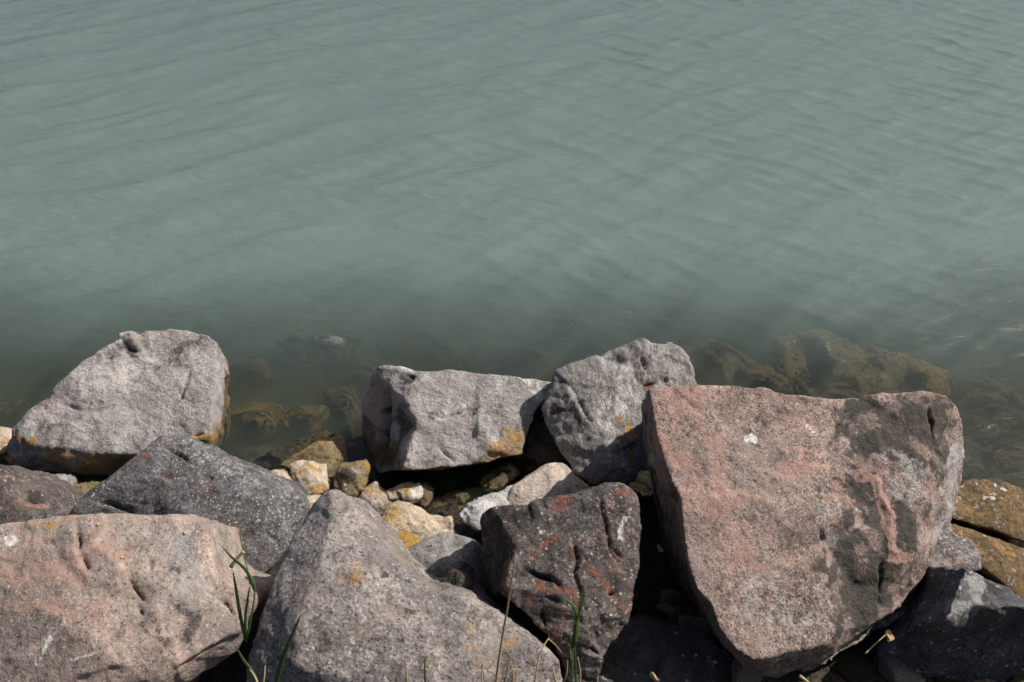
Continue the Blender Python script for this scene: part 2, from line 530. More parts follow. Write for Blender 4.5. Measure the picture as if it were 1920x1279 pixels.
# materials of the stones
M_red = rock_mat('red_granite', (.30, .214, .184), (.25, .195, .168), (.155, .13, .114), 1, big=4, grain=.5, gscale=420, fleck=(.52, .43, .38), fleckamt=.22, fscale=300, darkfleck=.5, patch=.56, bumpk=.7)
M_pink = rock_mat('pink_granite', (.385, .295, .25), (.31, .26, .23), (.22, .195, .175), 2, big=5, grain=.27, gscale=380, fleck=(.5, .45, .42), fleckamt=.2, fscale=280, stain=(.38, .24, .2), stainamt=.6, darkfleck=.35, bumpk=.7)
M_grey = rock_mat('pale_grey_rock', (.43, .395, .37), (.34, .315, .30), (.22, .21, .20), 3, big=5, grain=.27, gscale=420, fleckamt=.14, fscale=330, darkfleck=.3, wetz=.075, algae=(.24, .155, .05), wetdark=.5)
M_grey2 = rock_mat('streaky_grey_rock', (.39, .365, .35), (.30, .285, .275), (.16, .155, .155), 4, big=6, grain=.28, gscale=400, fleckamt=.12, fscale=300, darkfleck=.3, stretch=(1.6, .8, 1), wetz=.055, algae=(.22, .14, .045), wetdark=.5)
M_spk = rock_mat('dark_speckled_rock', (.115, .113, .118), (.15, .145, .145), (.085, .085, .09), 5, grain=.45, gscale=300, fleck=(.46, .45, .44), fleckamt=.55, fscale=300, darkfleck=.3, stain=(.26, .11, .08), stainamt=.25, patch=.5)
M_gran = rock_mat('mixed_granite', (.285, .25, .23), (.215, .20, .19), (.34, .275, .245), 6, grain=.5, gscale=300, fleck=(.52, .47, .44), fleckamt=.38, fscale=230, darkfleck=.6, stain=(.33, .23, .12), stainamt=.45, bumpk=.75)
M_blk = rock_mat('black_red_rock', (.095, .085, .08), (.18, .15, .135), (.05, .047, .046), 7, grain=.5, gscale=280, fleck=(.55, .48, .44), fleckamt=.32, fscale=220, darkfleck=.4, stain=(.30, .10, .065), stainamt=.6, bumpk=1.4)
M_round = rock_mat('smooth_grey_stone', (.27, .26, .245), (.31, .295, .27), (.2, .195, .185), 8, grain=.3, gscale=420, fleckamt=.08, darkfleck=.25, bumpk=.7)
M_olive = rock_mat('olive_stone', (.12, .11, .08), (.17, .155, .115), (.06, .055, .045), 9, grain=.6, gscale=260, fleckamt=.2, bumpk=1.7)
M_vein = rock_mat('brown_veined_rock', (.15, .12, .105), (.09, .085, .085), (.24, .17, .14), 10, big=7, grain=.45, gscale=350, fleckamt=.15, fscale=300)
M_cream = rock_mat('cream_stone', (.58, .49, .39), (.50, .41, .30), (.36, .25, .14), 11, grain=.2, gscale=350, fleckamt=.05, darkfleck=.1, stain=(.42, .25, .08), stainamt=.9, wetz=.02)
M_pinkc = rock_mat('pinkish_cream_stone', (.56, .47, .41), (.49, .41, .35), (.42, .34, .29), 12, grain=.18, gscale=380, fleckamt=.05, darkfleck=.1, wetz=.0)
M_white = rock_mat('white_marble', (.66, .65, .63), (.55, .54, .53), (.34, .34, .34), 13, grain=.15, gscale=380, fleckamt=.04, darkfleck=.05, wetz=.0)
M_ochre = rock_mat('ochre_stone', (.50, .31, .09), (.42, .24, .06), (.30, .15, .035), 14, big=12, grain=.25, gscale=300, fleckamt=.05, darkfleck=.1, wetz=-.05)
M_wet = rock_mat('wet_brown_stone', (.25, .185, .10), (.19, .145, .08), (.12, .085, .045), 15, grain=.3, gscale=300, fleckamt=.1, darkfleck=.3, rough=.5, wetz=.02, wetdark=.75)
M_slab = rock_mat('algae_slab', (.25, .155, .06), (.19, .12, .05), (.09, .07, .03), 16, grain=.5, gscale=260, fleckamt=.15, darkfleck=.8, rough=.4, wetz=.03, wetdark=.8)
M_alg = rock_mat('submerged_algae_rock', (.12, .08, .02), (.085, .06, .018), (.05, .037, .014), 17, grain=.4, gscale=200, fleckamt=0, wetz=-.5, rough=.9, varia=.25, bumpk=.5, stain=(.15, .095, .028), stainamt=.6)
M_alg2 = rock_mat('algae_brown_slab', (.17, .112, .026), (.12, .083, .022), (.07, .05, .018), 21, grain=.4, gscale=200, fleckamt=0, wetz=-.5, rough=.9, varia=.25, bumpk=.5)
M_dsub = rock_mat('submerged_dark_rock', (.075, .058, .026), (.05, .042, .022), (.12, .085, .03), 18, grain=.4, gscale=200, fleckamt=0, wetz=-.5, rough=.9)
M_dgrey = rock_mat('charcoal_rock', (.085, .085, .09), (.135, .135, .14), (.055, .055, .06), 19, grain=.4, gscale=350, fleckamt=.15, darkfleck=.3)
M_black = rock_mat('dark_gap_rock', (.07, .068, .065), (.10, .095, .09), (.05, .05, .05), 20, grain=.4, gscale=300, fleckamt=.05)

UP = (0.06, -.42, .9)

# ---- big red granite boulder
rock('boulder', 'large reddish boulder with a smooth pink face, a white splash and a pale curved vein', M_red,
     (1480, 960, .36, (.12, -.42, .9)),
     [(1200, 756, -.26), (1215, 728, 0), (1300, 722, .004), (1380, 722, .004), (1440, 727, .002), (1500, 741, 0), (1556, 753, -.012), (1612, 751, -.01),
      (1660, 739, .008), (1730, 732, .012), (1775, 738, -.004), (1798, 762, -.03), (1808, 800, -.05), (1810, 850, -.08), (1806, 900, -.11), (1792, 955, -.12),
      (1775, 985, -.11), (1758, 1020, -.09), (1735, 1075, -.08), (1690, 1140, -.07), (1630, 1178, -.065), (1590, 1212, -.07), (1540, 1242, -.08), (1460, 1272, -.09), (1405, 1262, -.08),
      (1358, 1212, -.1), (1318, 1160, -.2), (1272, 1095, -.36), (1240, 1020, -.44), (1226, 940, -.44), (1206, 840, -.34)],
     [(1232, 820, 0), (1255, 890, 0), (1275, 938, 0), (1282, 1000, 0), (1291, 1062, 0), (1308, 1108, 0), (1332, 1132, 0), (1347, 1178, 0), (1377, 1217, 0), (1411, 1238, 0),
      (1548, 1207, -.004), (1556, 1189, -.003), (1548, 1100, .002), (1541, 1012, .004), (1560, 900, .004), (1585, 790, 0), (1700, 800, .006), (1760, 790, -.005), (1748, 900, -.012), (1712, 1000, -.02), (1400, 900, .006), (1430, 1080, .006),
      (1660, 1090, -.04), (1625, 1172, -.05), (1600, 1100, -.045), (1600, 1180, -.05)],
     ridges=[(1, 31)] + [(31 + k, 32 + k) for k in range(9)] + [(40, 41), (41, 42), (42, 43), (43, 44)],
     t=.34, s=.8, voxel=.0038, smooth=2, amp=.0028, seed=3, fscale=5,
     marks=[('white', 9, 1.2, [(1404, 820), (1420, 825)]), ('white', 4, 1, [(1218, 862)]), ('white', 8, .9, [(1219, 850), (1222, 868)]), ('dark', 20, .8, [(1198, 790), (1212, 870), (1232, 950), (1250, 1030), (1280, 1110), (1320, 1180)]), ('white', 3, 1, [(1517, 795)]), ('white', 5, 1, [(1768, 752), (1778, 756)]), ('white', 3, 1, [(1771, 738)]),  # the long dark mark paints shade onto the boulder's left face
            ('pink', 75, .8, [(1290, 790), (1330, 920)]), ('pink', 50, .75, [(1350, 1000), (1410, 1080)]), ('pink', 40, .7, [(1480, 880), (1560, 870)]), ('pink', 10, 1.6, [(1610, 893), (1640, 900), (1652, 925), (1664, 965), (1668, 1000), (1676, 1035), (1700, 1048)]),
            ('pink', 16, .7, [(1570, 925), (1590, 950)]),
            ('dark', 60, .82, [(1620, 800), (1625, 850), (1690, 830), (1735, 790)]), ('dark', 26, .85, [(1618, 790), (1630, 850)]), ('dark', 24, .95, [(1592, 903), (1606, 925)]), ('dark', 62, .82, [(1590, 1010), (1650, 1000), (1690, 1000)]), ('dark', 26, .85, [(1572, 1000), (1600, 1020)]),
            ('dark', 46, .92, [(1592, 1060), (1592, 1160)]), ('dark', 60, .86, [(1660, 1080), (1620, 1140)]), ('dark', 20, .85, [(1650, 1060), (1655, 1150)]), ('dark', 22, .85, [(1735, 775), (1750, 830), (1768, 880)]), ('dark', 30, .8, [(1700, 1010), (1692, 1040)]),
            ('grey', 22, .8, [(1795, 850), (1785, 940), (1770, 1000)]), ('grey', 40, .5, [(1690, 880), (1720, 930)]), ('dark', 40, .42, [(1430, 790), (1500, 850)]), ('dark', 30, .4, [(1520, 970), (1480, 1010)]),
            ('dark', 22, .5, [(1410, 1075), (1450, 1065)]), ('white', 6, .7, [(1575, 950), (1585, 958)]), ('white', 5, .7, [(1607, 955)]),
            ('grey', 18, .55, [(1560, 1010), (1540, 960)]), ('ochre', 40, .35, [(1240, 850), (1270, 920)]), ('grey', 60, .45, [(1420, 1130), (1500, 1160)])],
     cracks=[(9, .012, [(1258, 905), (1268, 945)]), (10, .012, [(1652, 1050), (1655, 1150)]), (14, .014, [(1740, 760), (1752, 800), (1770, 870)]), (26, .016, [(1592, 905), (1606, 925)]),
             (12, .008, [(1556, 760), (1570, 790), (1562, 850)]), (8, .006, [(1395, 828), (1440, 842)]), (9, -.006, [(1640, 900), (1652, 925), (1664, 965), (1668, 1000), (1676, 1035)]), (16, .012, [(1540, 985), (1548, 1020)])])

# ---- grey rock wedged under it
rock('rock', 'grey pink rock wedged under the right side of the large reddish boulder', M_gran,
     (1790, 1030, .22, (.15, -.45, .88)),
     [(1700, 1010, 0), (1782, 972, 0), (1796, 1000, 0), (1820, 1016, 0), (1838, 1042, 0), (1842, 1066, -.005), (1800, 1078, -.02), (1762, 1100, -.03), (1730, 1140, -.03), (1670, 1172, -.03), (1610, 1210, -.03), (1560, 1236, -.03), (1500, 1262, -.05), (1480, 1200, -.05), (1600, 1100, -.03)],
     [(1795, 1066, 0), (1740, 1072, 0)], ridges=[(5, 15), (15, 16)], t=.26, amp=.004, seed=8, voxel=.006,
     marks=[('pink', 18, .6, [(1770, 1055), (1800, 1060)]), ('dark', 30, .6, [(1720, 1110), (1640, 1170)])])

# ---- charcoal rock in the corner
rock('rock', 'charcoal rock in the lower right corner with a pale pointed top', M_dgrey,
     (1850, 1110, .33, (.35, -.3, .88)),
     [(1811, 1062, 0), (1862, 1086, 0), (1930, 1125, -.005), (2010, 1180, -.02), (2040, 1330, -.26), (1900, 1400, -.34), (1680, 1380, -.4), (1615, 1290, -.4), (1645, 1215, -.25), (1700, 1175, -.18), (1772, 1120, -.07)],
     [(1772, 1164, 0), (1795, 1145, .0), (1824, 1132, 0), (1870, 1136, .002), (1930, 1140, 0), (1836, 1180, -.09), (1880, 1186, -.09), (1940, 1202, -.09), (1765, 1200, -.13)],
     ridges=[(0, 11), (11, 12), (12, 13), (13, 14), (14, 15), (16, 17), (17, 18), (16, 13), (19, 11)],
     t=.3, s=.85, amp=.0035, seed=12, voxel=.005, marks=[('grey', 26, .75, [(1825, 1080), (1838, 1115), (1800, 1140)]), ('dark', 18, .7, [(1860, 1100), (1880, 1110)])])

# ---- black and red rock
rock('boulder', 'black and rust red boulder with white flecks, left of the large reddish one', M_blk,
     (1080, 1060, .37, (.16, -.45, .88)),
     [(905, 966, -.09), (922, 952, -.04), (975, 944, -.01), (1035, 935, 0), (1090, 922, 0), (1141, 909, .002), (1176, 910, -.004), (1188, 927, -.01), (1196, 990, -.014), (1193, 1055, -.014), (1190, 1110, -.012),
      (1186, 1145, -.016), (1172, 1178, -.025), (1140, 1216, -.035), (1128, 1250, -.045), (1116, 1300, -.07), (1075, 1330, -.09), (1060, 1240, -.07), (1029, 1191, -.04), (991, 1160, -.03), (958, 1129, -.025), (940, 1112, -.05), (912, 1112, -.18), (904, 1050, -.18)],
     [(1030, 942, 0), (1000, 985, 0), (966, 1027, -.002), (955, 1060, -.004), (946, 1098, -.008), (1060, 1120, .006), (1100, 1000, .006), (1130, 1150, .002), (1100, 1185, -.01)],
     ridges=[(3, 24), (24, 25), (25, 26), (26, 27), (27, 28), (28, 21)], t=.3, amp=.0042, seed=21, voxel=.0033, fscale=8,
     marks=[('rust', 9, 1, [(1005, 1092), (1020, 1108), (1036, 1112)]), ('rust', 8, 1, [(1046, 1008), (1020, 1022), (1000, 1040)]), ('rust', 7, 1, [(1073, 1025), (1082, 1055)]), ('rust', 9, .9, [(1100, 1062), (1118, 1078)]),
            ('rust', 10, .8, [(1130, 1090), (1145, 1105)]), ('rust', 9, 1.1, [(1165, 1125), (1185, 1140)]), ('rust', 8, .9, [(990, 1125), (998, 1140)]), ('rust', 7, .9, [(985, 1148), (995, 1158)]), ('rust', 14, .7, [(1060, 935), (1040, 950)]),
            ('rust', 8, .9, [(1155, 918), (1178, 926)]), ('rust', 9, .8, [(1045, 1100), (1080, 1110), (1085, 1130)]), ('rust', 8, .7, [(950, 1060), (945, 1095)]), ('rust', 6, .8, [(1030, 1130), (1040, 1145)]), ('rust', 8, .6, [(1105, 1017), (1118, 1020)]),
            ('white', 5, .9, [(1172, 974), (1163, 996), (1169, 1024)]), ('dark', 34, .7, [(930, 985), (925, 1080)]), ('dark', 20, .6, [(960, 975), (1010, 960)]), ('grey', 34, .45, [(1105, 980), (1090, 1010)]), ('pink', 50, .42, [(1150, 960), (1150, 1080)]), ('pink', 34, .4, [(1000, 1120), (1050, 1160)]),  # wide dark mark at the left paints that facet's shade into the colour
            ('grey', 28, .35, [(1130, 1150), (1150, 1170)]), ('dark', 16, .8, [(985, 1070), (1030, 1085)]), ('grey', 26, .6, [(1105, 1230), (1095, 1290)])],
     cracks=[(9, .014, [(1126, 930), (1134, 975), (1146, 1030), (1155, 1055)]), (7, .008, [(1150, 1025), (1165, 1050)]), (9, .016, [(1072, 1018), (1084, 1050), (1080, 1075), (1094, 1100), (1099, 1145)]),
             (13, .014, [(978, 1065), (1010, 1080), (1040, 1088), (1052, 1105)]), (7, .01, [(1140, 1112), (1155, 1113)]), (7, .007, [(1022, 1120), (1050, 1132)]), (18, .02, [(1100, 1195), (1125, 1205), (1160, 1183)]), (8, .012, [(1016, 1145), (1022, 1180)]), (8, .012, [(1100, 1218), (1125, 1228)])])

# ---- granite boulder, bottom centre
rock('boulder', 'speckled granite boulder at the bottom centre rising to a blunt point', M_gran,
     (720, 1150, .40, (.08, -.40, .91)),
     [(608, 929, -.02), (622, 921, -.008), (642, 927, -.01), (668, 955, -.012), (697, 983, -.012), (720, 1020, -.012), (742, 1050, -.01), (775, 1082, -.008), (800, 1102, -.004), (840, 1108, -.004), (882, 1119, -.006), (922, 1143, -.008), (970, 1177, -.012), (1020, 1213, -.02), (1046, 1240, -.04), (1052, 1275, -.06),
      (1050, 1380, -.1), (800, 1470, -.08), (480, 1420, -.12), (462, 1290, -.1), (468, 1215, -.08), (484, 1155, -.06), (504, 1100, -.05), (528, 1047, -.04), (546, 1000, -.035), (566, 973, -.03), (588, 948, -.025)],
     [(620, 960, .008), (600, 1060, .012), (570, 1150, .01), (545, 1240, .0), (700, 1080, .01), (800, 1180, .012), (900, 1220, .01), (760, 1300, .01)],
     t=.34, s=.82, amp=.0036, seed=31, voxel=.005, smooth=4, fscale=6,
     marks=[('ochre', 50, .35, [(640, 1070), (700, 1080)]), ('ochre', 70, .33, [(880, 1220), (900, 1260)]), ('pink', 60, .35, [(680, 1110), (760, 1130)]), ('dark', 6, 1, [(630, 1035)]), ('dark', 8, .9, [(718, 1074), (726, 1073)]), ('dark', 8, .8, [(765, 1145), (775, 1146)]),
            ('dark', 60, .42, [(540, 1200), (600, 1215)]), ('grey', 60, .4, [(640, 1010), (620, 1060)]), ('dark', 30, .4, [(612, 935), (640, 950)]), ('dark', 28, .4, [(490, 1260), (530, 1270)])],
     cracks=[(6, .005, [(683, 1195), (688, 1215)]), (12, .006, [(800, 1105), (840, 1100)])])

# ---- pink boulder, bottom left
rock('boulder', 'broad pink granite boulder filling the lower left corner, split by short dark cracks', M_pink,
     (230, 1120, .42, (.06, -.36, .93)),
     [(-160, 1010, -.02), (-60, 992, -.01), (0, 984, -.008), (43, 977, -.006), (123, 965, -.006), (173, 968, -.008), (200, 963, -.008), (260, 962, -.006), (333, 963, -.004), (350, 977, -.004), (383, 984, -.004), (388, 1017, -.006), (400, 1077, -.008), (428, 1103, -.012), (476, 1122, -.02), (478, 1140, -.03),
      (460, 1165, -.035), (454, 1190, -.05), (440, 1222, -.07), (402, 1254, -.08), (350, 1285, -.08), (300, 1400, -.1), (0, 1500, -.1), (-260, 1400, -.1), (-260, 1150, -.05)],
     [(453, 1172, -.014), (400, 1210, -.012), (345, 1245, -.012), (290, 1282, -.012), (140, 1000, .006), (250, 1080, .008), (330, 1120, .004), (100, 1150, .01), (200, 1240, .008)],
     ridges=[(16, 25), (25, 26), (26, 27), (27, 28)], t=.3, s=.85, amp=.0036, seed=41, voxel=.0042, smooth=3, fscale=4.5,
     marks=[('pink', 75, .75, [(40, 1060), (130, 1110)]), ('pink', 45, .7, [(180, 1030), (230, 1010)]), ('white', 10, 1, [(20, 1010), (27, 1011)]), ('white', 3, 1, [(219, 1010)]), ('dark', 14, .75, [(305, 1062), (330, 1074)]), ('dark', 10, .5, [(285, 1045), (282, 1060)]),
            ('grey', 40, .55, [(330, 1100), (380, 1130)]), ('dark', 36, .48, [(290, 1180), (275, 1260)]), ('dark', 30, .38, [(140, 1110), (165, 1090), (180, 1120)]), ('ochre', 30, .45, [(235, 1090), (215, 1060)]), ('white', 5, .55, [(130, 1140), (112, 1170), (67, 1250)]), ('white', 4, .45, [(196, 1222), (130, 1240)]),
            ('dark', 30, .45, [(345, 1145), (370, 1180)]), ('ochre', 18, .5, [(130, 970), (60, 982)]), ('dark', 22, .45, [(15, 1215), (30, 1240)]), ('grey', 30, .6, [(340, 1010), (370, 1060)])],
     cracks=[(8, .016, [(141, 986), (143, 1008), (147, 1032)]), (12, .01, [(150, 1035), (163, 1068)]), (9, .018, [(243, 1085), (258, 1108), (273, 1128)]), (6, .01, [(258, 1130), (269, 1156)]), (7, .01, [(400, 1123), (425, 1133), (445, 1157)]), (22, .008, [(300, 1060), (335, 1075)]),
             (9, .012, [(440, 1190), (390, 1218), (330, 1255)]), (14, .007, [(283, 1045), (280, 1070)]), (30, .008, [(140, 1110), (165, 1090)])])

# ---- dark speckled boulder
rock('boulder', 'dark grey boulder densely speckled with white crystals, behind the pink granite boulder', M_spk,
     (350, 950, .27, (.06, -.40, .91)),
     [(297, 815, -.002), (318, 818, 0), (352, 820, -.008), (383, 843, -.014), (443, 866, -.02), (500, 889, -.03), (540, 907, -.04), (562, 930, -.045), (570, 958, -.05), (560, 998, -.05), (533, 1035, -.045), (484, 1088, -.04), (456, 1116, -.04), (400, 1150, -.08),
      (250, 1110, -.08), (120, 1010, -.05), (133, 962, -.03), (145, 943, -.02), (182, 913, -.014), (208, 890, -.01), (234, 866, -.006), (264, 843, -.002), (286, 826, 0)],
     [(372, 862, .008), (430, 895, .01), (480, 930, .008), (505, 975, .004), (300, 900, .01), (380, 1000, .012)],
     ridges=[(1, 23), (23, 24), (24, 25), (25, 26)], t=.3, s=.82, amp=.0035, seed=51, voxel=.0042, smooth=4, fscale=6,
     marks=[('rust', 14, .7, [(236, 862), (262, 846), (275, 848)]), ('rust', 6, .8, [(300, 890), (318, 897)]), ('rust', 5, .8, [(390, 925)]), ('grey', 36, .45, [(340, 832), (400, 860), (470, 900)]), ('dark', 20, .6, [(165, 935), (200, 960), (240, 962)]),
            ('dark', 12, .5, [(330, 850), (365, 885)]), ('dark', 9, .4, [(488, 990), (520, 1010)])],
     cracks=[(9, .01, [(300, 835), (330, 850), (370, 875)]), (6, .007, [(380, 895), (402, 900)]), (8, .012, [(178, 940), (215, 950), (250, 965)]), (6, .006, [(300, 888), (322, 898)]), (5, .005, [(500, 995), (520, 1015)])])

# ---- pale grey boulder in the water, left
rock('boulder', 'pale grey triangular boulder standing in the water on the left', M_grey,
     (260, 750, .17, (.10, -.46, .88)),
     [(18, 803, -.03), (50, 765, -.02), (92, 745, -.012), (98, 728, -.008), (150, 682, -.004), (212, 645, 0), (226, 627, .004), (262, 616, .006), (302, 611, .006), (345, 616, .002), (390, 626, -.006), (407, 642, -.014), (413, 690, -.02), (416, 760, -.035), (413, 815, -.05), (402, 845, -.06),
      (330, 880, -.08), (230, 892, -.08), (120, 888, -.08), (40, 880, -.07), (5, 845, -.05)],
     [(408, 668, -.004), (404, 730, -.004), (394, 815, -.006), (360, 822, -.002), (250, 852, -.002), (180, 850, -.004), (90, 836, -.006), (32, 824, -.01), (230, 665, -.004), (300, 660, -.002), (345, 720, .004), (150, 770, .01), (55, 775, -.004), (130, 800, .006)],
     ridges=[(11, 21), (21, 22), (22, 23), (23, 24), (24, 25), (25, 26), (26, 27), (27, 28)], t=.26, s=.8, amp=.0042, seed=61, voxel=.005, smooth=2, fscale=7,
     marks=[('dark', 20, .7, [(232, 640), (250, 655)]), ('dark', 34, .42, [(270, 660), (330, 670), (380, 650)]), ('dark', 26, .42, [(150, 715), (165, 740)]), ('dark', 26, .36, [(70, 775), (115, 815)]), ('grey', 60, .6, [(220, 800), (340, 800)]), ('white', 14, .3, [(220, 770), (330, 800)]),
            ('white', 4, 1, [(97, 726)]), ('white', 3, .9, [(170, 720)]), ('pink', 14, .6, [(82, 752), (98, 756)]), ('ochre', 12, .9, [(30, 815), (60, 826)]), ('ochre', 14, .9, [(370, 832), (404, 828)]), ('ochre', 14, .75, [(80, 850), (200, 868), (300, 866)]), ('ochre', 8, .7, [(412, 780), (404, 830)]), ('pink', 12, .35, [(240, 618), (340, 622)]), ('grey', 14, .8, [(410, 700), (408, 790)])],
     cracks=[(9, .01, [(228, 632), (240, 655), (262, 660)]), (8, .008, [(330, 725), (340, 745), (355, 690)]), (7, .006, [(195, 678), (215, 670)]), (8, .014, [(360, 818), (380, 815)]), (22, .007, [(260, 665), (330, 690), (350, 715)]), (20, .006, [(80, 780), (140, 830)]), (10, .007, [(100, 755), (150, 770), (210, 765)])])

# ---- centre block
rock('boulder', 'blocky grey boulder in the middle with a black shaded left end', M_grey,
     (880, 780, .16, (.12, -.50, .86)),
     [(690, 722, -.035), (697, 700, -.015), (712, 688, 0), (735, 684, .006), (760, 688, .004), (779, 695, 0), (844, 694, 0), (895, 699, 0), (932, 702, -.002), (990, 708, -.004), (1036, 715, -.008), (1034, 740, -.02), (1010, 765, -.012), (992, 800, -.012), (984, 830, -.014), (981, 852, -.02),
      (950, 858, -.02), (917, 870, -.014), (859, 874, -.01), (786, 885, -.01), (755, 884, -.02), (712, 888, -.1), (684, 862, -.22), (676, 804, -.2), (678, 753, -.13)],
     [(768, 706, -.002), (779, 735, 0), (783, 790, 0), (772, 820, 0), (762, 852, -.002), (753, 877, -.006), (900, 785, .008), (860, 720, .004), (920, 850, .004), (720, 712, -.015)],
     ridges=[(5, 25), (25, 26), (26, 27), (27, 28), (28, 29), (29, 30), (25, 34), (34, 1)], t=.26, s=.82, amp=.0034, seed=71, voxel=.005, fscale=6.5,
     marks=[('white', 16, .5, [(718, 695), (750, 692)]), ('dark', 18, .8, [(765, 702), (775, 706)]), ('dark', 32, .6, [(740, 730), (750, 800), (740, 870)]), ('grey', 16, .7, [(702, 790), (715, 750), (712, 720)]), ('ochre', 7, .8, [(712, 730), (704, 765)]), ('white', 40, .3, [(930, 830), (880, 860)]),  # the broad dark mark is shade painted on the left end
            ('white', 26, .5, [(1000, 720), (1010, 745)]), ('ochre', 16, .9, [(925, 850), (978, 822)]), ('ochre', 7, 1, [(915, 866), (978, 848)]), ('dark', 12, .5, [(800, 775), (840, 790)]), ('dark', 10, .42, [(870, 770), (960, 775)]), ('dark', 9, .5, [(820, 855), (840, 865)])],
     cracks=[(7, .008, [(822, 838), (842, 856), (850, 868)]), (7, .006, [(790, 770), (830, 785), (880, 768), (950, 765), (980, 780)]), (14, .02, [(725, 715), (722, 780), (715, 860)]), (10, .01, [(765, 700), (780, 710)])])

# ---- grey rock right of it
rock('boulder', 'grey boulder with rounded top and a darker left face, partly behind the large reddish one', M_grey2,
     (1150, 770, .19, (.10, -.50, .86)),
     [(1037, 706, -.01), (1059, 689, 0), (1114, 671, .004), (1169, 654, .006), (1205, 638, .004), (1235, 644, 0), (1262, 640, 0), (1282, 654, -.006), (1302, 686, -.014), (1309, 718, -.02), (1320, 800, -.06), (1240, 880, -.06), (1196, 886, -.02), (1194, 904, -.03), (1150, 913, -.04), (1107, 910, -.05), (1077, 884, -.05), (1045, 837, -.05), (1020, 792, -.045), (1016, 764, -.035), (1028, 735, -.02)],
     [(1072, 735, 0), (1090, 775, .002), (1116, 812, .002), (1140, 850, 0), (1160, 886, -.005), (1190, 884, -.006), (1160, 720, .012), (1230, 690, .002), (1060, 800, -.03)],
     ridges=[(0, 21), (21, 22), (22, 23), (23, 24), (24, 25), (25, 26)], t=.26, s=.8, amp=.0045, seed=81, voxel=.005, smooth=3, fscale=7.5,
     marks=[('dark', 22, .5, [(1045, 720), (1060, 770), (1090, 800)]), ('dark', 22, .5, [(1205, 645), (1200, 680), (1215, 720)]), ('dark', 26, .35, [(1230, 665), (1290, 700)]), ('ochre', 8, 1.1, [(1163, 784), (1176, 800), (1186, 822)]), ('ochre', 6, .9, [(1183, 845), (1184, 870)]),
            ('white', 30, .38, [(1150, 800), (1180, 870)]), ('rust', 8, .8, [(1212, 718), (1222, 722)]), ('rust', 10, .35, [(1060, 692), (1085, 688)]), ('ochre', 8, .6, [(1100, 905), (1160, 910)]), ('white', 22, .35, [(1130, 750), (1190, 760)]), ('ochre', 6, .7, [(1157, 882), (1158, 895)])],
     cracks=[(9, .01, [(1205, 640), (1203, 670), (1220, 700)]), (8, .012, [(1210, 722), (1235, 718)]), (7, .006, [(1050, 710), (1075, 730), (1095, 775), (1110, 790)]), (5, .004, [(1155, 668), (1160, 678)]), (20, .006, [(1060, 760), (1100, 850)])])

# ---- remaining hand-shaped stones
def stone(label, mat, z, pts, nrm=(.08, -.35, .93), t=.09, seed=1, amp=.0028, inner=(), name='stone', marks=(), cracks=(), voxel=.004, s=.75, d=-.006, bump=.012, smooth=2, fscale=16):
    cx = sum(p[0] for p in pts) / len(pts); cy = sum(p[1] for p in pts) / len(pts)
    out = [(p[0], p[1], d if len(p) < 3 else p[2]) for p in pts]
    inn = list(inner) or [(cx, cy, bump)]
    return rock(name, label, mat, (cx, cy, z, nrm), out, inn, t=t, s=s, amp=amp, seed=seed, marks=marks, cracks=cracks, voxel=voxel, cat='stone', smooth=smooth, fscale=fscale)

stone('brown and black veined rock at the left edge above the pink granite boulder', M_vein, .26, [(-120, 880), (-30, 868), (18, 873), (60, 898), (98, 923), (132, 963), (110, 1000), (20, 1010), (-100, 1020)], t=.22, seed=5, voxel=.006, name='rock', amp=.005, d=-.02, bump=.01,
      marks=[('dark', 16, .8, [(60, 925), (72, 938)]), ('pink', 5, .7, [(45, 900), (35, 940), (90, 950)])], fscale=9)
stone('rounded grey stone half in shadow, between the speckled granite and the black red boulder', M_round, .22, [(742, 1048, -.02), (765, 1026, -.01), (800, 1005, -.006), (840, 997, -.004), (882, 1007, -.006), (905, 1020, -.03), (912, 1080, -.04), (900, 1140, -.05), (820, 1135, -.03), (770, 1090, -.02)], t=.16, seed=6, voxel=.005, amp=.0022, smooth=6, bump=.012, inner=[(820, 1050, .01), (860, 1080, -.004)], name='rock', fscale=7)
stone('small rough olive stone beside the foot of the black and rust red boulder', M_olive, .30, [(833, 1080), (850, 1066), (870, 1055), (890, 1062), (894, 1082), (884, 1108), (858, 1121), (835, 1112), (818, 1106)], t=.06, seed=7, amp=.004, bump=.016, fscale=20)
stone('grey green stone with a pointed top near the left edge, below the pale triangular boulder', M_round, .07, [(84, 902), (100, 889), (119, 886), (126, 896), (124, 930), (119, 948), (98, 936)], seed=9, bump=.004)
stone('yellow and white crusted stone at the left edge beside the pale triangular boulder', M_cream, .05, [(-40, 800), (0, 802), (16, 806), (28, 822), (20, 842), (-5, 856), (-50, 850)], seed=10, marks=[('ochre', 12, .9, [(5, 835), (22, 828)])], t=.12)
stone('brown wet slab slanting out of the water left of the blocky grey boulder', M_wet, .03, [(515, 872), (560, 845), (600, 823), (640, 812), (652, 838), (654, 872), (640, 890), (600, 900), (560, 885)], seed=11, inner=[(610, 840, .006), (650, 850, -.01)], t=.1, marks=[('ochre', 5, .8, [(560, 850), (600, 830), (638, 815)])])
stone('long dark slab just under the water surface behind the brown wet slab', M_dsub, -.004, [(440, 884), (500, 850), (560, 822), (612, 806), (634, 812), (560, 850), (500, 885), (460, 900)], seed=12, bump=.002, t=.1)
stone('cream and rust mottled stone in front of the brown wet slab', M_cream, .055, [(540, 872), (566, 862), (590, 864), (612, 871), (614, 900), (620, 919), (592, 928), (562, 924), (548, 898)], seed=13, bump=.018, marks=[('ochre', 6, .7, [(575, 870), (600, 885)]), ('ochre', 7, .9, [(560, 915), (610, 915)])], amp=.0035)
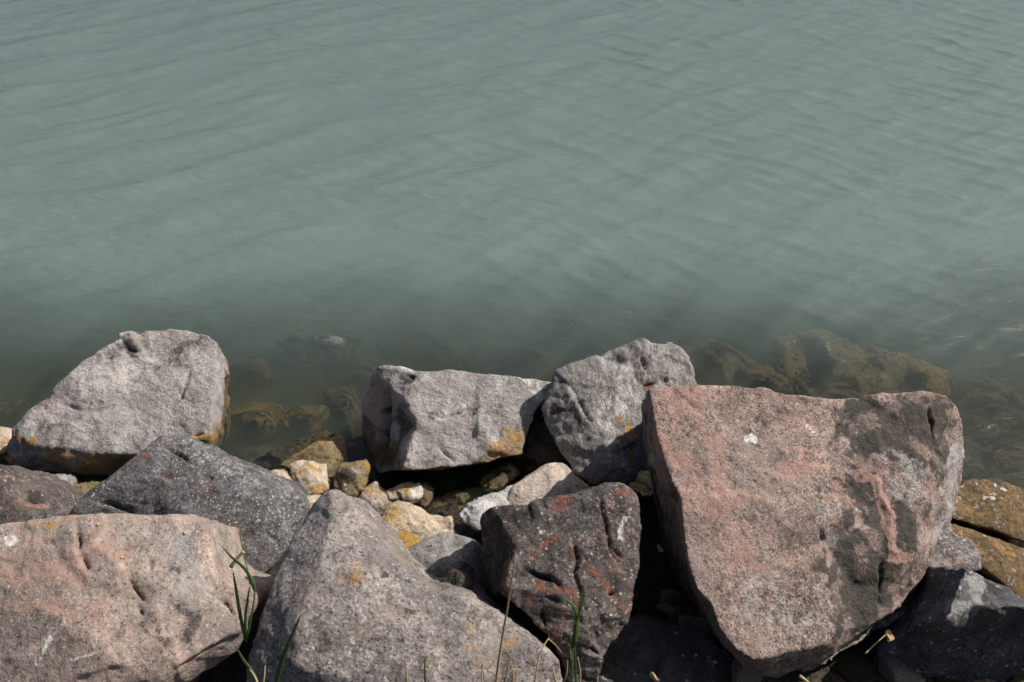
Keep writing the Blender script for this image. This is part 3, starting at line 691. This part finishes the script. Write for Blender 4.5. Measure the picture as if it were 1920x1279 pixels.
stone('dark brown stone with an orange corner, left of the shadow of the blocky boulder', M_wet, .05, [(622, 912), (626, 890), (640, 872), (665, 868), (688, 859), (691, 876), (683, 912), (664, 936), (640, 930)], seed=14, bump=.016, marks=[('ochre', 7, 1, [(683, 866), (688, 880)]), ('dark', 10, .9, [(640, 885), (650, 900)]), ('grey', 9, .8, [(662, 878), (668, 888)])], amp=.004)
stone('mottled grey stone with a brown streaked top beside the cream stones', M_cream, .03, [(660, 944), (672, 928), (686, 914), (704, 904), (718, 916), (730, 932), (737, 948), (718, 966), (690, 972), (672, 962)], seed=15, bump=.02, marks=[('ochre', 7, .9, [(690, 916), (712, 922)]), ('grey', 18, .8, [(695, 945), (715, 945)])], amp=.0035)
stone('white stone with brown cracks and a knob, touching a wet brown pebble', M_cream, .035, [(720, 922), (742, 916), (765, 910), (786, 903), (794, 914), (793, 936), (778, 944), (762, 944), (742, 938), (728, 934)], seed=16, bump=.014, marks=[('white', 10, .9, [(778, 915), (785, 925)]), ('dark', 5, .9, [(745, 925), (752, 935)]), ('ochre', 5, .8, [(760, 915), (765, 930)])], amp=.0035)
stone('wet brown pebble against the right side of the knobbed white stone', M_wet, .02, [(784, 912), (798, 905), (812, 918), (810, 940), (797, 953), (783, 948)], seed=17, bump=.01)
stone('large cream stone with a rusty streak, above the ochre yellow stone', M_cream, .09, [(708, 985), (720, 962), (730, 946), (747, 936), (763, 945), (788, 953), (802, 966), (842, 975), (858, 1002), (850, 1030), (790, 1030), (740, 1030), (718, 1010)], seed=18, inner=[(740, 965, .012), (780, 985, .01), (820, 990, .004)], t=.12, amp=.004, voxel=.0045,
      marks=[('ochre', 9, .9, [(732, 955), (745, 962), (728, 975)]), ('ochre', 6, .7, [(750, 975), (768, 962)]), ('ochre', 4, .5, [(815, 980), (835, 990)])])
stone('ochre yellow stone tucked beside the speckled granite boulder', M_ochre, .15, [(716, 1020), (728, 1008), (746, 1003), (765, 1000), (780, 1002), (790, 1020), (770, 1045), (735, 1050)], seed=19, bump=.01, amp=.004)
stone('dusty pink stone between the large cream stone and the speckled granite boulder', M_pinkc, .12, [(690, 980), (706, 981), (728, 986), (748, 994), (745, 1008), (722, 1024), (700, 1030)], seed=20, bump=.006, marks=[('pink', 20, .8, [(715, 995), (725, 1005)])])
stone('bright white marble stone slanting beside the black and rust red boulder', M_white, .115, [(856, 964), (874, 950), (894, 936), (920, 928), (943, 919), (962, 908), (966, 930), (960, 955), (930, 985), (900, 994), (872, 981)], seed=22, inner=[(900, 955, .01), (930, 940, .006)], nrm=(.05, -.3, .95), t=.1, amp=.003,
      marks=[('dark', 5, .5, [(885, 972), (893, 963)]), ('grey', 5, .6, [(890, 945), (920, 935)]), ('dark', 7, .5, [(866, 972), (890, 988)])])
stone('smooth pinkish cream stone in front of the rounded grey boulder', M_pinkc, .13, [(948, 950), (952, 925), (960, 910), (986, 893), (1008, 880), (1024, 868), (1042, 862), (1062, 870), (1078, 885), (1096, 902), (1112, 920), (1090, 960), (1000, 975), (955, 970)], seed=23, inner=[(1030, 900, .02), (990, 925, .016), (1060, 915, .012)], t=.14, amp=.0025, voxel=.005, smooth=5, fscale=10,
      marks=[('ochre', 6, .6, [(1085, 890), (1105, 912)]), ('pink', 10, .6, [(955, 940), (965, 905)])])
stone('dark wet stone with a pale curved ring on its top', M_wet, .012, [(896, 905), (912, 888), (930, 878), (958, 871), (970, 880), (968, 896), (955, 908), (934, 922), (905, 922)], seed=24, bump=.014, marks=[('grey', 5, 1, [(930, 880), (950, 876), (962, 885), (960, 900)]), ('dark', 9, 1, [(935, 888), (948, 892)]), ('ochre', 5, .8, [(905, 915), (945, 910)])], amp=.004)
stone('flat brown slab under shallow water below the blocky grey boulder', M_wet, -.012, [(855, 895), (890, 878), (925, 864), (975, 856), (986, 868), (980, 890), (960, 905), (930, 910), (890, 905)], seed=25, bump=.003, t=.06)
stone('amber brown stone under shallow water, leftmost of those beside the flat slab', M_wet, -.012, [(814, 901), (830, 897), (848, 897), (862, 910), (848, 921), (826, 916)], seed=26, bump=.008, t=.05)
stone('kite shaped tan stone under shallow water right of the wet brown pebble', M_wet, -.014, [(795, 958), (806, 946), (818, 933), (836, 944), (852, 953), (826, 968)], seed=27, bump=.003, t=.05)
stone('oval brown stone under shallow water above the white marble stone', M_wet, -.012, [(824, 936), (838, 925), (855, 919), (874, 922), (883, 936), (868, 945), (850, 950)], seed=28, bump=.005, t=.05)
stone('narrow tan stone under water along the left side of the white marble stone', M_wet, -.012, [(838, 972), (850, 955), (866, 946), (882, 942), (860, 962), (846, 980)], seed=29, bump=.003, t=.05)
stone('small brown stone between the blocky grey boulder and the smooth pinkish cream stone', M_wet, .005, [(980, 882), (984, 870), (1000, 864), (1018, 866), (1012, 880), (992, 890)], seed=30, bump=.006, t=.05)
stone('small white stone behind the right shoulder of the dark speckled boulder', M_cream, .06, [(496, 886), (515, 881), (534, 884), (545, 898), (556, 915), (530, 915), (505, 905)], seed=33, bump=.006)
stone('flat tan stone wedged between the dark speckled and the granite boulder', M_cream, .08, [(560, 926), (590, 927), (612, 930), (600, 960), (575, 985), (555, 970)], seed=34, bump=.003)
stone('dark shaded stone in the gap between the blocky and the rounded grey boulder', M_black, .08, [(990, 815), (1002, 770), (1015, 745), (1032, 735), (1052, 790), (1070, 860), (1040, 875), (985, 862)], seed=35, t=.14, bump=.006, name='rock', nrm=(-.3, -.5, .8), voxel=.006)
stone('wet brown slab with glints at the right edge, beside the large reddish boulder', M_slab, .05, [(1770, 930), (1808, 900), (1850, 897), (1885, 903), (1940, 925), (1990, 980), (1960, 1030), (1900, 1010), (1853, 990), (1785, 974)], seed=36, nrm=(.1, -.3, .95), t=.14, bump=.006, voxel=.005, name='rock', fscale=10, marks=[('white', 3, .9, [(1868, 907)]), ('white', 3, .9, [(1880, 915), (1888, 918)]), ('white', 4, .7, [(1845, 937), (1862, 936)])])  # small white marks are the glints, painted into the colour
stone('smooth tan slab below the wet glinting one at the right edge', M_slab, .05, [(1780, 985), (1820, 990), (1853, 1002), (1924, 1028), (2000, 1060), (1980, 1150), (1920, 1130), (1870, 1090), (1830, 1060)], seed=37, nrm=(.1, -.3, .95), t=.14, bump=.006, voxel=.005, name='rock', fscale=10, marks=[('white', 5, .7, [(1895, 1066), (1905, 1070)]), ('ochre', 40, .4, [(1830, 1010), (1900, 1040)])])
stone('brown slab in shade below the pale triangular boulder', M_wet, .02, [(20, 878), (60, 872), (130, 880), (200, 884), (190, 905), (130, 905), (80, 900), (30, 890)], seed=38, bump=.002, t=.08)
stone('olive brown stone left of the dark speckled boulder', M_wet, .03, [(122, 915), (150, 904), (185, 905), (178, 920), (150, 940), (125, 960), (118, 940)], seed=39, bump=.004, t=.08)
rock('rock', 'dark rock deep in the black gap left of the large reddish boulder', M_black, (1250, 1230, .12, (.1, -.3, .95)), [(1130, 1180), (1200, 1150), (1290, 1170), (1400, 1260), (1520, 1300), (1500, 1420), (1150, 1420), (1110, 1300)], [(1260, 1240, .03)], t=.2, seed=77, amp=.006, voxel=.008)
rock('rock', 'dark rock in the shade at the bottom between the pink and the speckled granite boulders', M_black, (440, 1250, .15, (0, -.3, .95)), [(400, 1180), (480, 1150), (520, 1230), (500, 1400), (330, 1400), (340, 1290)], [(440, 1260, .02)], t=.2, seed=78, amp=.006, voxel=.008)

# ---- submerged rocks
def sunk(label, mat, z, pts, seed, bump=.02, nrm=(0, -.25, .97), t=.14, inner=(), marks=(), d=-.05):
    return stone(label, mat, z, pts, nrm=nrm, t=t, seed=seed, bump=bump, inner=inner, name='rock', voxel=.007, amp=.003, fscale=7, d=d, marks=marks, smooth=3)
sunk('long algae covered rock under water, behind the large reddish boulder', M_alg2, -.036, [(1440, 640), (1480, 620, -.02), (1535, 617, 0), (1610, 634, 0), (1700, 664, -.005), (1790, 698, -.02), (1800, 735, -.05), (1740, 765, -.06), (1640, 780), (1540, 760), (1470, 700)], 101, inner=[(1545, 640, 0), (1560, 680, .0), (1620, 670, .008), (1720, 705, 0), (1700, 735, -.04), (1520, 690, -.06)], marks=[('grey', 6, .5, [(1545, 630), (1556, 665)])], d=-.04)
sunk('murky brown rock under water just right of the rounded grey boulder', M_alg, -.06, [(1255, 640), (1300, 628), (1360, 640), (1420, 680), (1440, 720), (1380, 745), (1300, 720)], 102)
sunk('small brown rock under water above the top edge of the large reddish boulder', M_alg, -.045, [(1385, 690), (1430, 680), (1480, 700), (1500, 740), (1420, 750), (1380, 730)], 103)
sunk('faint deep rock under water, farthest from the shore on the right', M_alg, -.17, [(1500, 565), (1560, 553), (1630, 568), (1670, 600), (1620, 618), (1540, 610)], 104)
sunk('ridge of brown rock under water between the triangular and the blocky boulder', M_alg, -.03, [(515, 640), (550, 625, -.01), (620, 628, 0), (680, 632, -.01), (690, 655), (640, 690), (560, 680)], 105, inner=[(610, 638, .008), (640, 645, .002), (590, 660, -.03)], marks=[('grey', 6, .8, [(595, 640), (640, 640)])])
sunk('rounded tan rock under water beside the pale triangular boulder', M_dsub, -.09, [(430, 680), (470, 665), (515, 680), (525, 715), (480, 730), (435, 715)], 106)
sunk('wide murky rock under water left of the blocky grey boulder', M_dsub, -.09, [(600, 680), (660, 665), (740, 680), (750, 720), (680, 740), (610, 720)], 107)
sunk('dim rock under water straight behind the blocky grey boulder', M_dsub, -.12, [(700, 640), (800, 622), (880, 640), (930, 680), (840, 700), (740, 690)], 108)
sunk('pale brown rock under water behind the gap of the two grey boulders', M_dsub, -.11, [(920, 660), (980, 645), (1050, 655), (1080, 690), (1000, 710), (930, 695)], 109)
sunk('brown rock under water at the foot of the pale triangular boulder', M_alg, -.035, [(420, 770), (470, 752), (530, 760), (545, 800), (490, 830), (425, 820)], 110)
sunk('golden brown rock under water in the middle of the dark pool', M_alg, -.05, [(520, 780), (560, 755), (620, 765), (640, 795), (580, 815), (530, 805)], 111)
sunk('dark rock under water close to the black end of the blocky grey boulder', M_dsub, -.06, [(600, 730), (660, 720), (680, 780), (665, 830), (620, 800)], 112)
sunk('large dark rock under water at the right edge above the wet slab', M_dsub, -.09, [(1810, 790), (1870, 770), (1960, 800), (1980, 880), (1900, 900), (1820, 870)], 113)
sunk('brown rock under water right of the top corner of the large reddish boulder', M_alg, -.10, [(1800, 720), (1850, 700), (1920, 720), (1940, 770), (1860, 790), (1800, 770)], 114)
sunk('dark rock under water at the left edge behind the pale triangular boulder', M_dsub, -.10, [(-60, 760), (0, 735), (40, 750), (30, 790), (-20, 810)], 115)

# ---- loose stones of the bed, sharing eight shapes
rs = random.Random(11)
protos = []
for k in range(8):
    import bmesh
    bm = bmesh.new()
    bmesh.ops.create_icosphere(bm, subdivisions=4, radius=1)
    V = np.array([v.co[:] for v in bm.verts])
    for j in range(13):
        nn = np.array([rs.gauss(0, 1) for _ in range(3)]); nn /= np.linalg.norm(nn)
        ex = np.clip(V @ nn - rs.uniform(.55, .85), 0, None)
        V = V - ex[:, None] * nn
    V = V * (1 + .04 * fbm(V * 3, 200 + k, 4)[:, None])
    for v_, c_ in zip(bm.verts, V): v_.co = c_
    me = bpy.data.meshes.new('bed_stone'); bm.to_mesh(me); bm.free(); me.shade_smooth()
    me.materials.append([M_wet, M_dsub, M_wet, M_cream][k % 4])
    protos.append(me)
bpy.context.view_layer.update()
dg0 = bpy.context.evaluated_depsgraph_get()
def seen(p):
    o_, d_ = Vector(CAMV), (Vector(p) - Vector(CAMV))
    L = d_.length; d_.normalize()
    for _ in range(4):
        hit, loc, nr, _i, ob, _m = S.ray_cast(dg0, o_, d_, distance=max(L - (o_ - Vector(CAMV)).length, .001))
        if not hit: return True
        if ob.name != 'water': return False
        o_ = loc + d_ * .001
    return True
bed = {}
pool = 0
while pool < 170:
    x, y = rs.uniform(-1.45, 1.45), rs.uniform(1.15, 2.75)
    if rs.random() < .35: x, y = rs.uniform(-.45, .3), rs.uniform(1.3, 1.95)
    if y > 2.2 and rs.random() < .5: continue
    tz = float(terr(np.array([x]), np.array([y]))[0])
    sz = rs.uniform(.018, .05) * (1.0 if y < 2.0 else 1.5)
    me = protos[rs.randrange(8)]
    if y > 2.0 and me.materials[0] is M_cream: me = protos[1]
    top = (x, y - sz * .3, tz + sz * .8)
    pu, pv = project(np.array([top]))
    if not (-20 < pu[0] < 1940 and pv[0] < 1300) or not any(seen((x + a_ * sz, top[1], top[2])) for a_ in (-.6, 0, .6)): 
        pool += .02
        continue
    o = link('bed_stone', me, None, (x, y, tz + sz * .15))
    o.scale = (sz * rs.uniform(.9, 1.5), sz * rs.uniform(.8, 1.2), sz * rs.uniform(.45, .7))
    o.rotation_euler = (rs.uniform(-.3, .3), rs.uniform(-.3, .3), rs.uniform(0, 6.3))
    X = pu[0]
    kindw = 'tan' if me.materials[0] is M_cream else 'olive' if me.materials[0] is M_dsub else 'brown'
    where = ('left of the triangular boulder' if X < 60 else 'around the triangular boulder' if X < 415 else 'left of the blocky boulder' if X < 690 else
             'around the blocky boulder' if X < 1040 else 'near the rounded grey boulder' if X < 1330 else 'behind the reddish boulder' if X < 1800 else 'right of the reddish boulder')
    bed.setdefault((kindw, 'under water' if tz < -.03 else 'on the bank', where), []).append((X, o))
    pool += 1

ORD = ['', 'second ', 'third ', 'fourth ', 'fifth ', 'sixth ', 'seventh ', 'eighth ', 'ninth ', 'tenth ', 'eleventh ', 'twelfth ', 'thirteenth ', 'fourteenth ', 'fifteenth ', 'sixteenth ', 'seventeenth ', 'eighteenth ', 'nineteenth ', 'twentieth ', 'twenty-first ', 'twenty-second ', 'twenty-third ', 'twenty-fourth ', 'twenty-fifth ', 'twenty-sixth ', 'twenty-seventh ', 'twenty-eighth ']
for (kw, dw, ww), lst in bed.items():
    lst.sort(key=lambda q: q[0])
    for k, (_, o) in enumerate(lst):
        if len(lst) == 1:
            tag(o, 'only small %s stone %s %s' % (kw, dw, ww), 'stone')
        else:
            pos = 'leftmost' if k == 0 else 'rightmost' if k == len(lst) - 1 else (ORD[k] + 'from left' if k < len(ORD) else 'one')
            tag(o, '%s of the small %s stones %s %s' % (pos, kw, dw, ww), 'stone', 'small %s stones %s %s' % (kw, dw, ww))

# ------------------------------------------------------------------ grass, twigs, shells
M_green = plain_mat('green_leaf', (.09, .16, .045), (.035, .075, .02), .45, 40, .25)
M_green2 = plain_mat('fresh_green_leaf', (.13, .20, .05), (.08, .14, .03), .45, 40, .25)
M_straw = plain_mat('dry_straw', (.50, .36, .19), (.36, .25, .13), .7, 80, .1)
M_shell = plain_mat('snail_shell', (.6, .5, .38), (.3, .2, .12), .4, 300)
M_foam = plain_mat('pale_scrap', (.7, .68, .62), (.5, .47, .4), .6, 200)

def blade_mesh(name, pts, wid, mat, flat=.22, seg=10, ring=6):
    P = [Vector(p) for p in pts]
    # quadratic/catmull resample
    out = []
    for k in range(seg + 1):
        t = k / seg * (len(P) - 1)
        i = min(int(t), len(P) - 2); f = t - i
        p0, p1, p2, p3 = P[max(i - 1, 0)], P[i], P[i + 1], P[min(i + 2, len(P) - 1)]
        out.append(.5 * ((2 * p1) + (p2 - p0) * f + (2 * p0 - 5 * p1 + 4 * p2 - p3) * f * f + (3 * p1 - p0 - 3 * p2 + p3) * f ** 3))
    V, F = [], []
    for k, p in enumerate(out):
        tg_ = (out[min(k + 1, seg)] - out[max(k - 1, 0)]).normalized()
        side = tg_.cross(Vector((.2, -1, .4))).normalized(); nn = side.cross(tg_)
        w = wid(k / seg)
        for j in range(ring):
            a = 2 * math.pi * j / ring
            V.append(p + side * math.cos(a) * w + nn * (math.sin(a) * w * flat + abs(math.cos(a)) * w * .25 * (flat < .9)))
    for k in range(seg):
        for j in range(ring):
            F.append((k * ring + j, k * ring + (j + 1) % ring, (k + 1) * ring + (j + 1) % ring, (k + 1) * ring + j))
    F.append(tuple(range(ring))[::-1]); F.append(tuple(seg * ring + j for j in range(ring)))
    return V, F
def leafw(w): return lambda t: w * max(.04, math.sin(math.pi * (.12 + .88 * t) ** .8) ** .8)
def stalkw(w): return lambda t: w * (1 - .6 * t)
def tuft(name, label, cat, base, blades):
    """base = (px, py, y) ; blades = (part name, material, width, kind, [(px, py, y)...])"""
    b = Vector(at_y(*base))
    e = bpy.data.objects.new(name, None); COL.objects.link(e); e.location = b; e.empty_display_size = .03
    tag(e, label, cat)
    for pn, mat, w, kind, pts in blades:
        P = [Vector(at_y(*p)) - b for p in pts]
        V, F = blade_mesh(pn, P, leafw(w) if kind == 'leaf' else stalkw(w), mat, .2 if kind == 'leaf' else .95)
        link(pn, mesh_from(pn, V, F, mat), e)
    return e

tuft('grass_tuft', 'green grass blades with a yellowed tip in the gap right of the pink boulder', 'grass', (468, 1300, .93),
     [('blade', M_green2, .0016, 'stalk', [(462, 1200, .98), (478, 1108, 1.0), (462, 1062, 1.02), (447, 985, 1.05)]),
      ('blade', M_green, .0024, 'leaf', [(478, 1110, 1.0), (462, 1070, 1.01), (435, 1045, 1.02), (414, 1022, 1.03)]),
      ('blade', M_green, .0023, 'leaf', [(462, 1205, .98), (460, 1165, .99), (464, 1125, 1.0), (470, 1093, 1.0)]),
      ('blade', M_green, .0028, 'leaf', [(460, 1200, .98), (450, 1150, .99), (442, 1100, 1.0), (436, 1068, 1.0)])])
tuft('grass_tuft', 'bent green and straw blades at the bottom edge below the pink boulder', 'grass', (480, 1300, .90),
     [('blade', M_green, .0028, 'leaf', [(492, 1310, .9), (476, 1265, .93), (455, 1235, .95), (440, 1207, .97)]),
      ('blade', M_straw, .0022, 'stalk', [(490, 1300, .9), (478, 1270, .92), (468, 1255, .93)]),
      ('blade', M_straw, .0015, 'stalk', [(492, 1290, .9), (496, 1265, .91), (497, 1248, .92)])])
tuft('grass_plant', 'single dark green blade leaning right over the granite boulder', 'grass', (516, 1300, .88),
     [('blade', M_green, .0034, 'leaf', [(514, 1300, .88), (528, 1240, .89), (548, 1190, .9), (567, 1148, .91)])])
tuft('grass_tuft', 'green blades rising in front of the black and rust red boulder', 'grass', (1076, 1300, .86),
     [('blade', M_green, .0025, 'leaf', [(1072, 1300, .86), (1073, 1220, .88), (1084, 1150, .9), (1096, 1090, .92)]),
      ('blade', M_green, .0021, 'leaf', [(1075, 1215, .88), (1080, 1170, .89), (1092, 1130, .9), (1096, 1092, .91)]),
      ('blade', M_green2, .0028, 'leaf', [(1078, 1210, .88), (1082, 1170, .89), (1078, 1140, .9), (1052, 1118, .91)]),
      ('blade', M_green2, .0016, 'leaf', [(1072, 1240, .87), (1068, 1215, .88), (1060, 1190, .89)]),
      ('blade', M_green, .0013, 'stalk', [(1081, 1300, .86), (1077, 1180, .9), (1074, 1110, .92)]),
      ('blade', M_straw, .0014, 'stalk', [(1050, 1300, .86), (1062, 1265, .87), (1064, 1238, .88)]),
      ('blade', M_straw, .0016, 'stalk', [(1086, 1300, .86), (1088, 1262, .87), (1083, 1232, .88)])])
tuft('dry_stalk', 'tall straw coloured stalk in front of the granite and the black red boulder', 'dry grass', (928, 1300, .86),
     [('stem', M_straw, .0022, 'stalk', [(926, 1310, .86), (938, 1220, .88), (953, 1130, .89), (967, 1040, .9)])])
dry = []
for k, pts in enumerate([[(905, 1310), (903, 1260), (912, 1240), (934, 1222)], [(915, 1310), (908, 1270), (902, 1235)], [(940, 1310), (950, 1262), (957, 1225)], [(950, 1310), (945, 1275), (962, 1255), (976, 1258)],
                         [(930, 1300), (955, 1290), (970, 1268)], [(955, 1310), (962, 1270), (958, 1240)], [(920, 1310), (940, 1275), (948, 1250)], [(975, 1310), (968, 1280), (972, 1262)], [(900, 1305), (925, 1290), (945, 1285)],
                         [(925, 1310), (930, 1280), (915, 1262)], [(965, 1305), (950, 1285), (935, 1268)]]):
    dry.append(('stem', M_straw, .0011 + .0003 * (k % 3), 'stalk', [(x, y, .84 + .01 * j) for j, (x, y) in enumerate(pts)]))
tuft('dry_grass_tuft', 'tangle of short dry straw at the bottom edge, centre right', 'dry grass', (935, 1310, .84), dry)
tuft('dry_stalk', 'forked dry stalk leaning toward the foot of the black red boulder', 'dry grass', (1000, 1300, .85),
     [('stem', M_straw, .0018, 'stalk', [(998, 1310, .85), (1005, 1265, .86), (1014, 1222, .88), (1030, 1195, .9)]),
      ('stem', M_straw, .0011, 'stalk', [(1028, 1198, .9), (1042, 1210, .91), (1054, 1225, .91)])])
tuft('dry_stalk', 'short dry blade at the bottom edge right of the forked stalk', 'dry grass', (1045, 1300, .85),
     [('stem', M_straw, .0022, 'stalk', [(1048, 1310, .85), (1041, 1272, .86), (1036, 1250, .87)])])
tuft('dry_stalk', 'thin dry stem alone over the lower middle of the granite boulder', 'dry grass', (767, 1300, .86),
     [('stem', M_straw, .0016, 'stalk', [(768, 1310, .86), (762, 1265, .87), (759, 1228, .88)])])
tuft('grass_plant', 'thin green blade right of the thin dry stem on the granite boulder', 'grass', (798, 1300, .86),
     [('blade', M_green, .0016, 'leaf', [(799, 1310, .86), (797, 1270, .87), (796, 1230, .88)])])

def stick(label, a, b, w, mat, name='twig'):
    A, B = Vector(at_y(*a)), Vector(at_y(*b))
    c = (A + B) / 2
    V, F = blade_mesh(name, [A - c, (A + B) / 2 - c + Vector((0, 0, .002)), B - c], lambda t: w * (.85 + .15 * math.cos(t * 5)), mat, .9, 8, 8)
    o = link(name, mesh_from(name, V, F, mat), None, c)
    return tag(o, label, 'twig')
stick('short piece of pale straw lying across the grass over the dark speckled boulder', (433, 1063, 1.02), (457, 1034, 1.03), .0034, M_straw)
stick('thin dry twig under the lower right edge of the large reddish boulder', (1622, 1226, 1.12), (1668, 1184, 1.16), .0016, M_straw)
stick('broken pale twig at the bottom edge below the large reddish boulder', (1500, 1268, 1.0), (1525, 1290, 1.0), .003, M_straw)
# curled dead leaf on the twig
def leaf(label, c0, size, mat, name='dry_leaf', seed=0):
    V, F = [], []
    n = 8
    for i in range(n + 1):
        t = i / n
        w = math.sin(math.pi * min(max(t, .03), .97)) * .45
        for j in range(5):
            s_ = (j - 2) / 2
            V.append(((t - .5) * size, s_ * w * size, size * (.35 * s_ * s_ + .15 * math.sin(t * 4 + seed))))
    for i in range(n):
        for j in range(4):
            a = i * 5 + j
            F.append((a, a + 1, a + 6, a + 5))
    m = len(V)
    V = V + [(x, y, z - .0009) for x, y, z in V]
    F = F + [tuple(q + m for q in reversed(f)) for f in F]
    o = link(name, mesh_from(name, V, F, mat), None, Vector(at_y(*c0)))
    o.rotation_euler = (R(35), R(-20), R(40 + seed * 30))
    return tag(o, label, 'leaf')
leaf('curled dead leaf at the end of the dry twig under the large reddish boulder', (1663, 1192, 1.14), .022, M_straw, seed=1)
leaf('tiny yellowed leaf in the black gap beside the large reddish boulder', (1236, 1030, 1.33), .016, M_straw, seed=3)
leaf('pointed pale leaf tip poking up at the bottom edge in the black gap', (1226, 1274, 1.0), .018, M_straw, seed=4)

M_ripple = plain_mat('dark_ripple', (.06, .05, .03), (.03, .03, .02), .6, 90)  # dark strips added in place of dark ripples on the water
for lab, (xa, ya), (xb, yb), w in [('dark strip standing in for a ripple on the water above the pale triangular boulder', (252, 464), (282, 445), .0038),
                                   ('dark strip standing in for a ripple on the water, farther out than the lowest one', (236, 396), (270, 371), .0032)]:
    A, B = Vector(at_z(xa, ya, .001)), Vector(at_z(xb, yb, .001))
    c = (A + B) / 2
    V, F = blade_mesh('ripple_strip', [A - c, (A + B) / 2 - c + Vector((.004, -.004, 0)), B - c], leafw(w), M_ripple, .25, 10, 6)
    tag(link('ripple_strip', mesh_from('ripple_strip', V, F, M_ripple), None, c), lab, 'weed')

dg = bpy.context.evaluated_depsgraph_get()
def surf(px, py):
    """first solid surface seen at this picture point"""
    d = Vector(ray(px, py)).normalized()
    hit, loc, nrm, _, ob, _ = S.ray_cast(dg, Vector(CAMV), d)
    return loc, nrm
def shell(label, px, py, r):
    loc, nrm = surf(px, py)
    V, F = [], []
    turns, seg, ring = 2.4, 44, 8
    for k in range(seg + 1):
        t = k / seg
        a = t * turns * 2 * math.pi
        rr = r * (1 - t) ** 1.1
        tr_ = r * .5 * (1 - t) ** .9 + .0001
        cx, cy, cz = math.cos(a) * rr * .62, math.sin(a) * rr * .62, t * r * .45
        for j in range(ring):
            b = 2 * math.pi * j / ring
            V.append((cx + math.cos(a) * math.cos(b) * tr_, cy + math.sin(a) * math.cos(b) * tr_, cz + math.sin(b) * tr_))
    for k in range(seg):
        for j in range(ring):
            F.append((k * ring + j, k * ring + (j + 1) % ring, (k + 1) * ring + (j + 1) % ring, (k + 1) * ring + j))
    F.append(tuple(range(ring))[::-1]); F.append(tuple(seg * ring + j for j in range(ring)))
    o = link('snail_shell', mesh_from('snail_shell', V, F, M_shell), None, loc + nrm * r * .3)
    o.rotation_euler = nrm.to_track_quat('Z', 'Y').to_euler()
    tag(o, label, 'shell', 'snail shells on the pink granite boulder')
shell('pale snail shell near the upper right corner of the pink granite boulder', 348, 1000, .0042)
shell('brown snail shell close to the top edge of the pink granite boulder', 184, 984, .0036)
shell('tiny snail shell in the middle of the pink granite boulder', 229, 1046, .0032)

# specks floating on the water
sp_me = None
for k, (px, py) in enumerate([(1141, 573), (1072, 608), (1456, 605), (1181, 586), (1383, 592), (948, 572), (1490, 640), (654, 797), (632, 813), (1300, 690)]):
    p = at_z(px, py, .001)
    if sp_me is None:
        bm = bmesh.new(); bmesh.ops.create_icosphere(bm, subdivisions=2, radius=.0022)
        for v_ in bm.verts: v_.co.z *= .5; v_.co.x *= 1.2
        sp_me = bpy.data.meshes.new('floating_speck'); bm.to_mesh(sp_me); bm.free(); sp_me.materials.append(M_foam)
    o = link('floating_speck', sp_me, None, p)
    o.scale = [.7 + .13 * (k % 4)] * 3
    tag(o, 'tiny white speck floating on the water near the rocks', 'speck', 'white specks floating on the water')
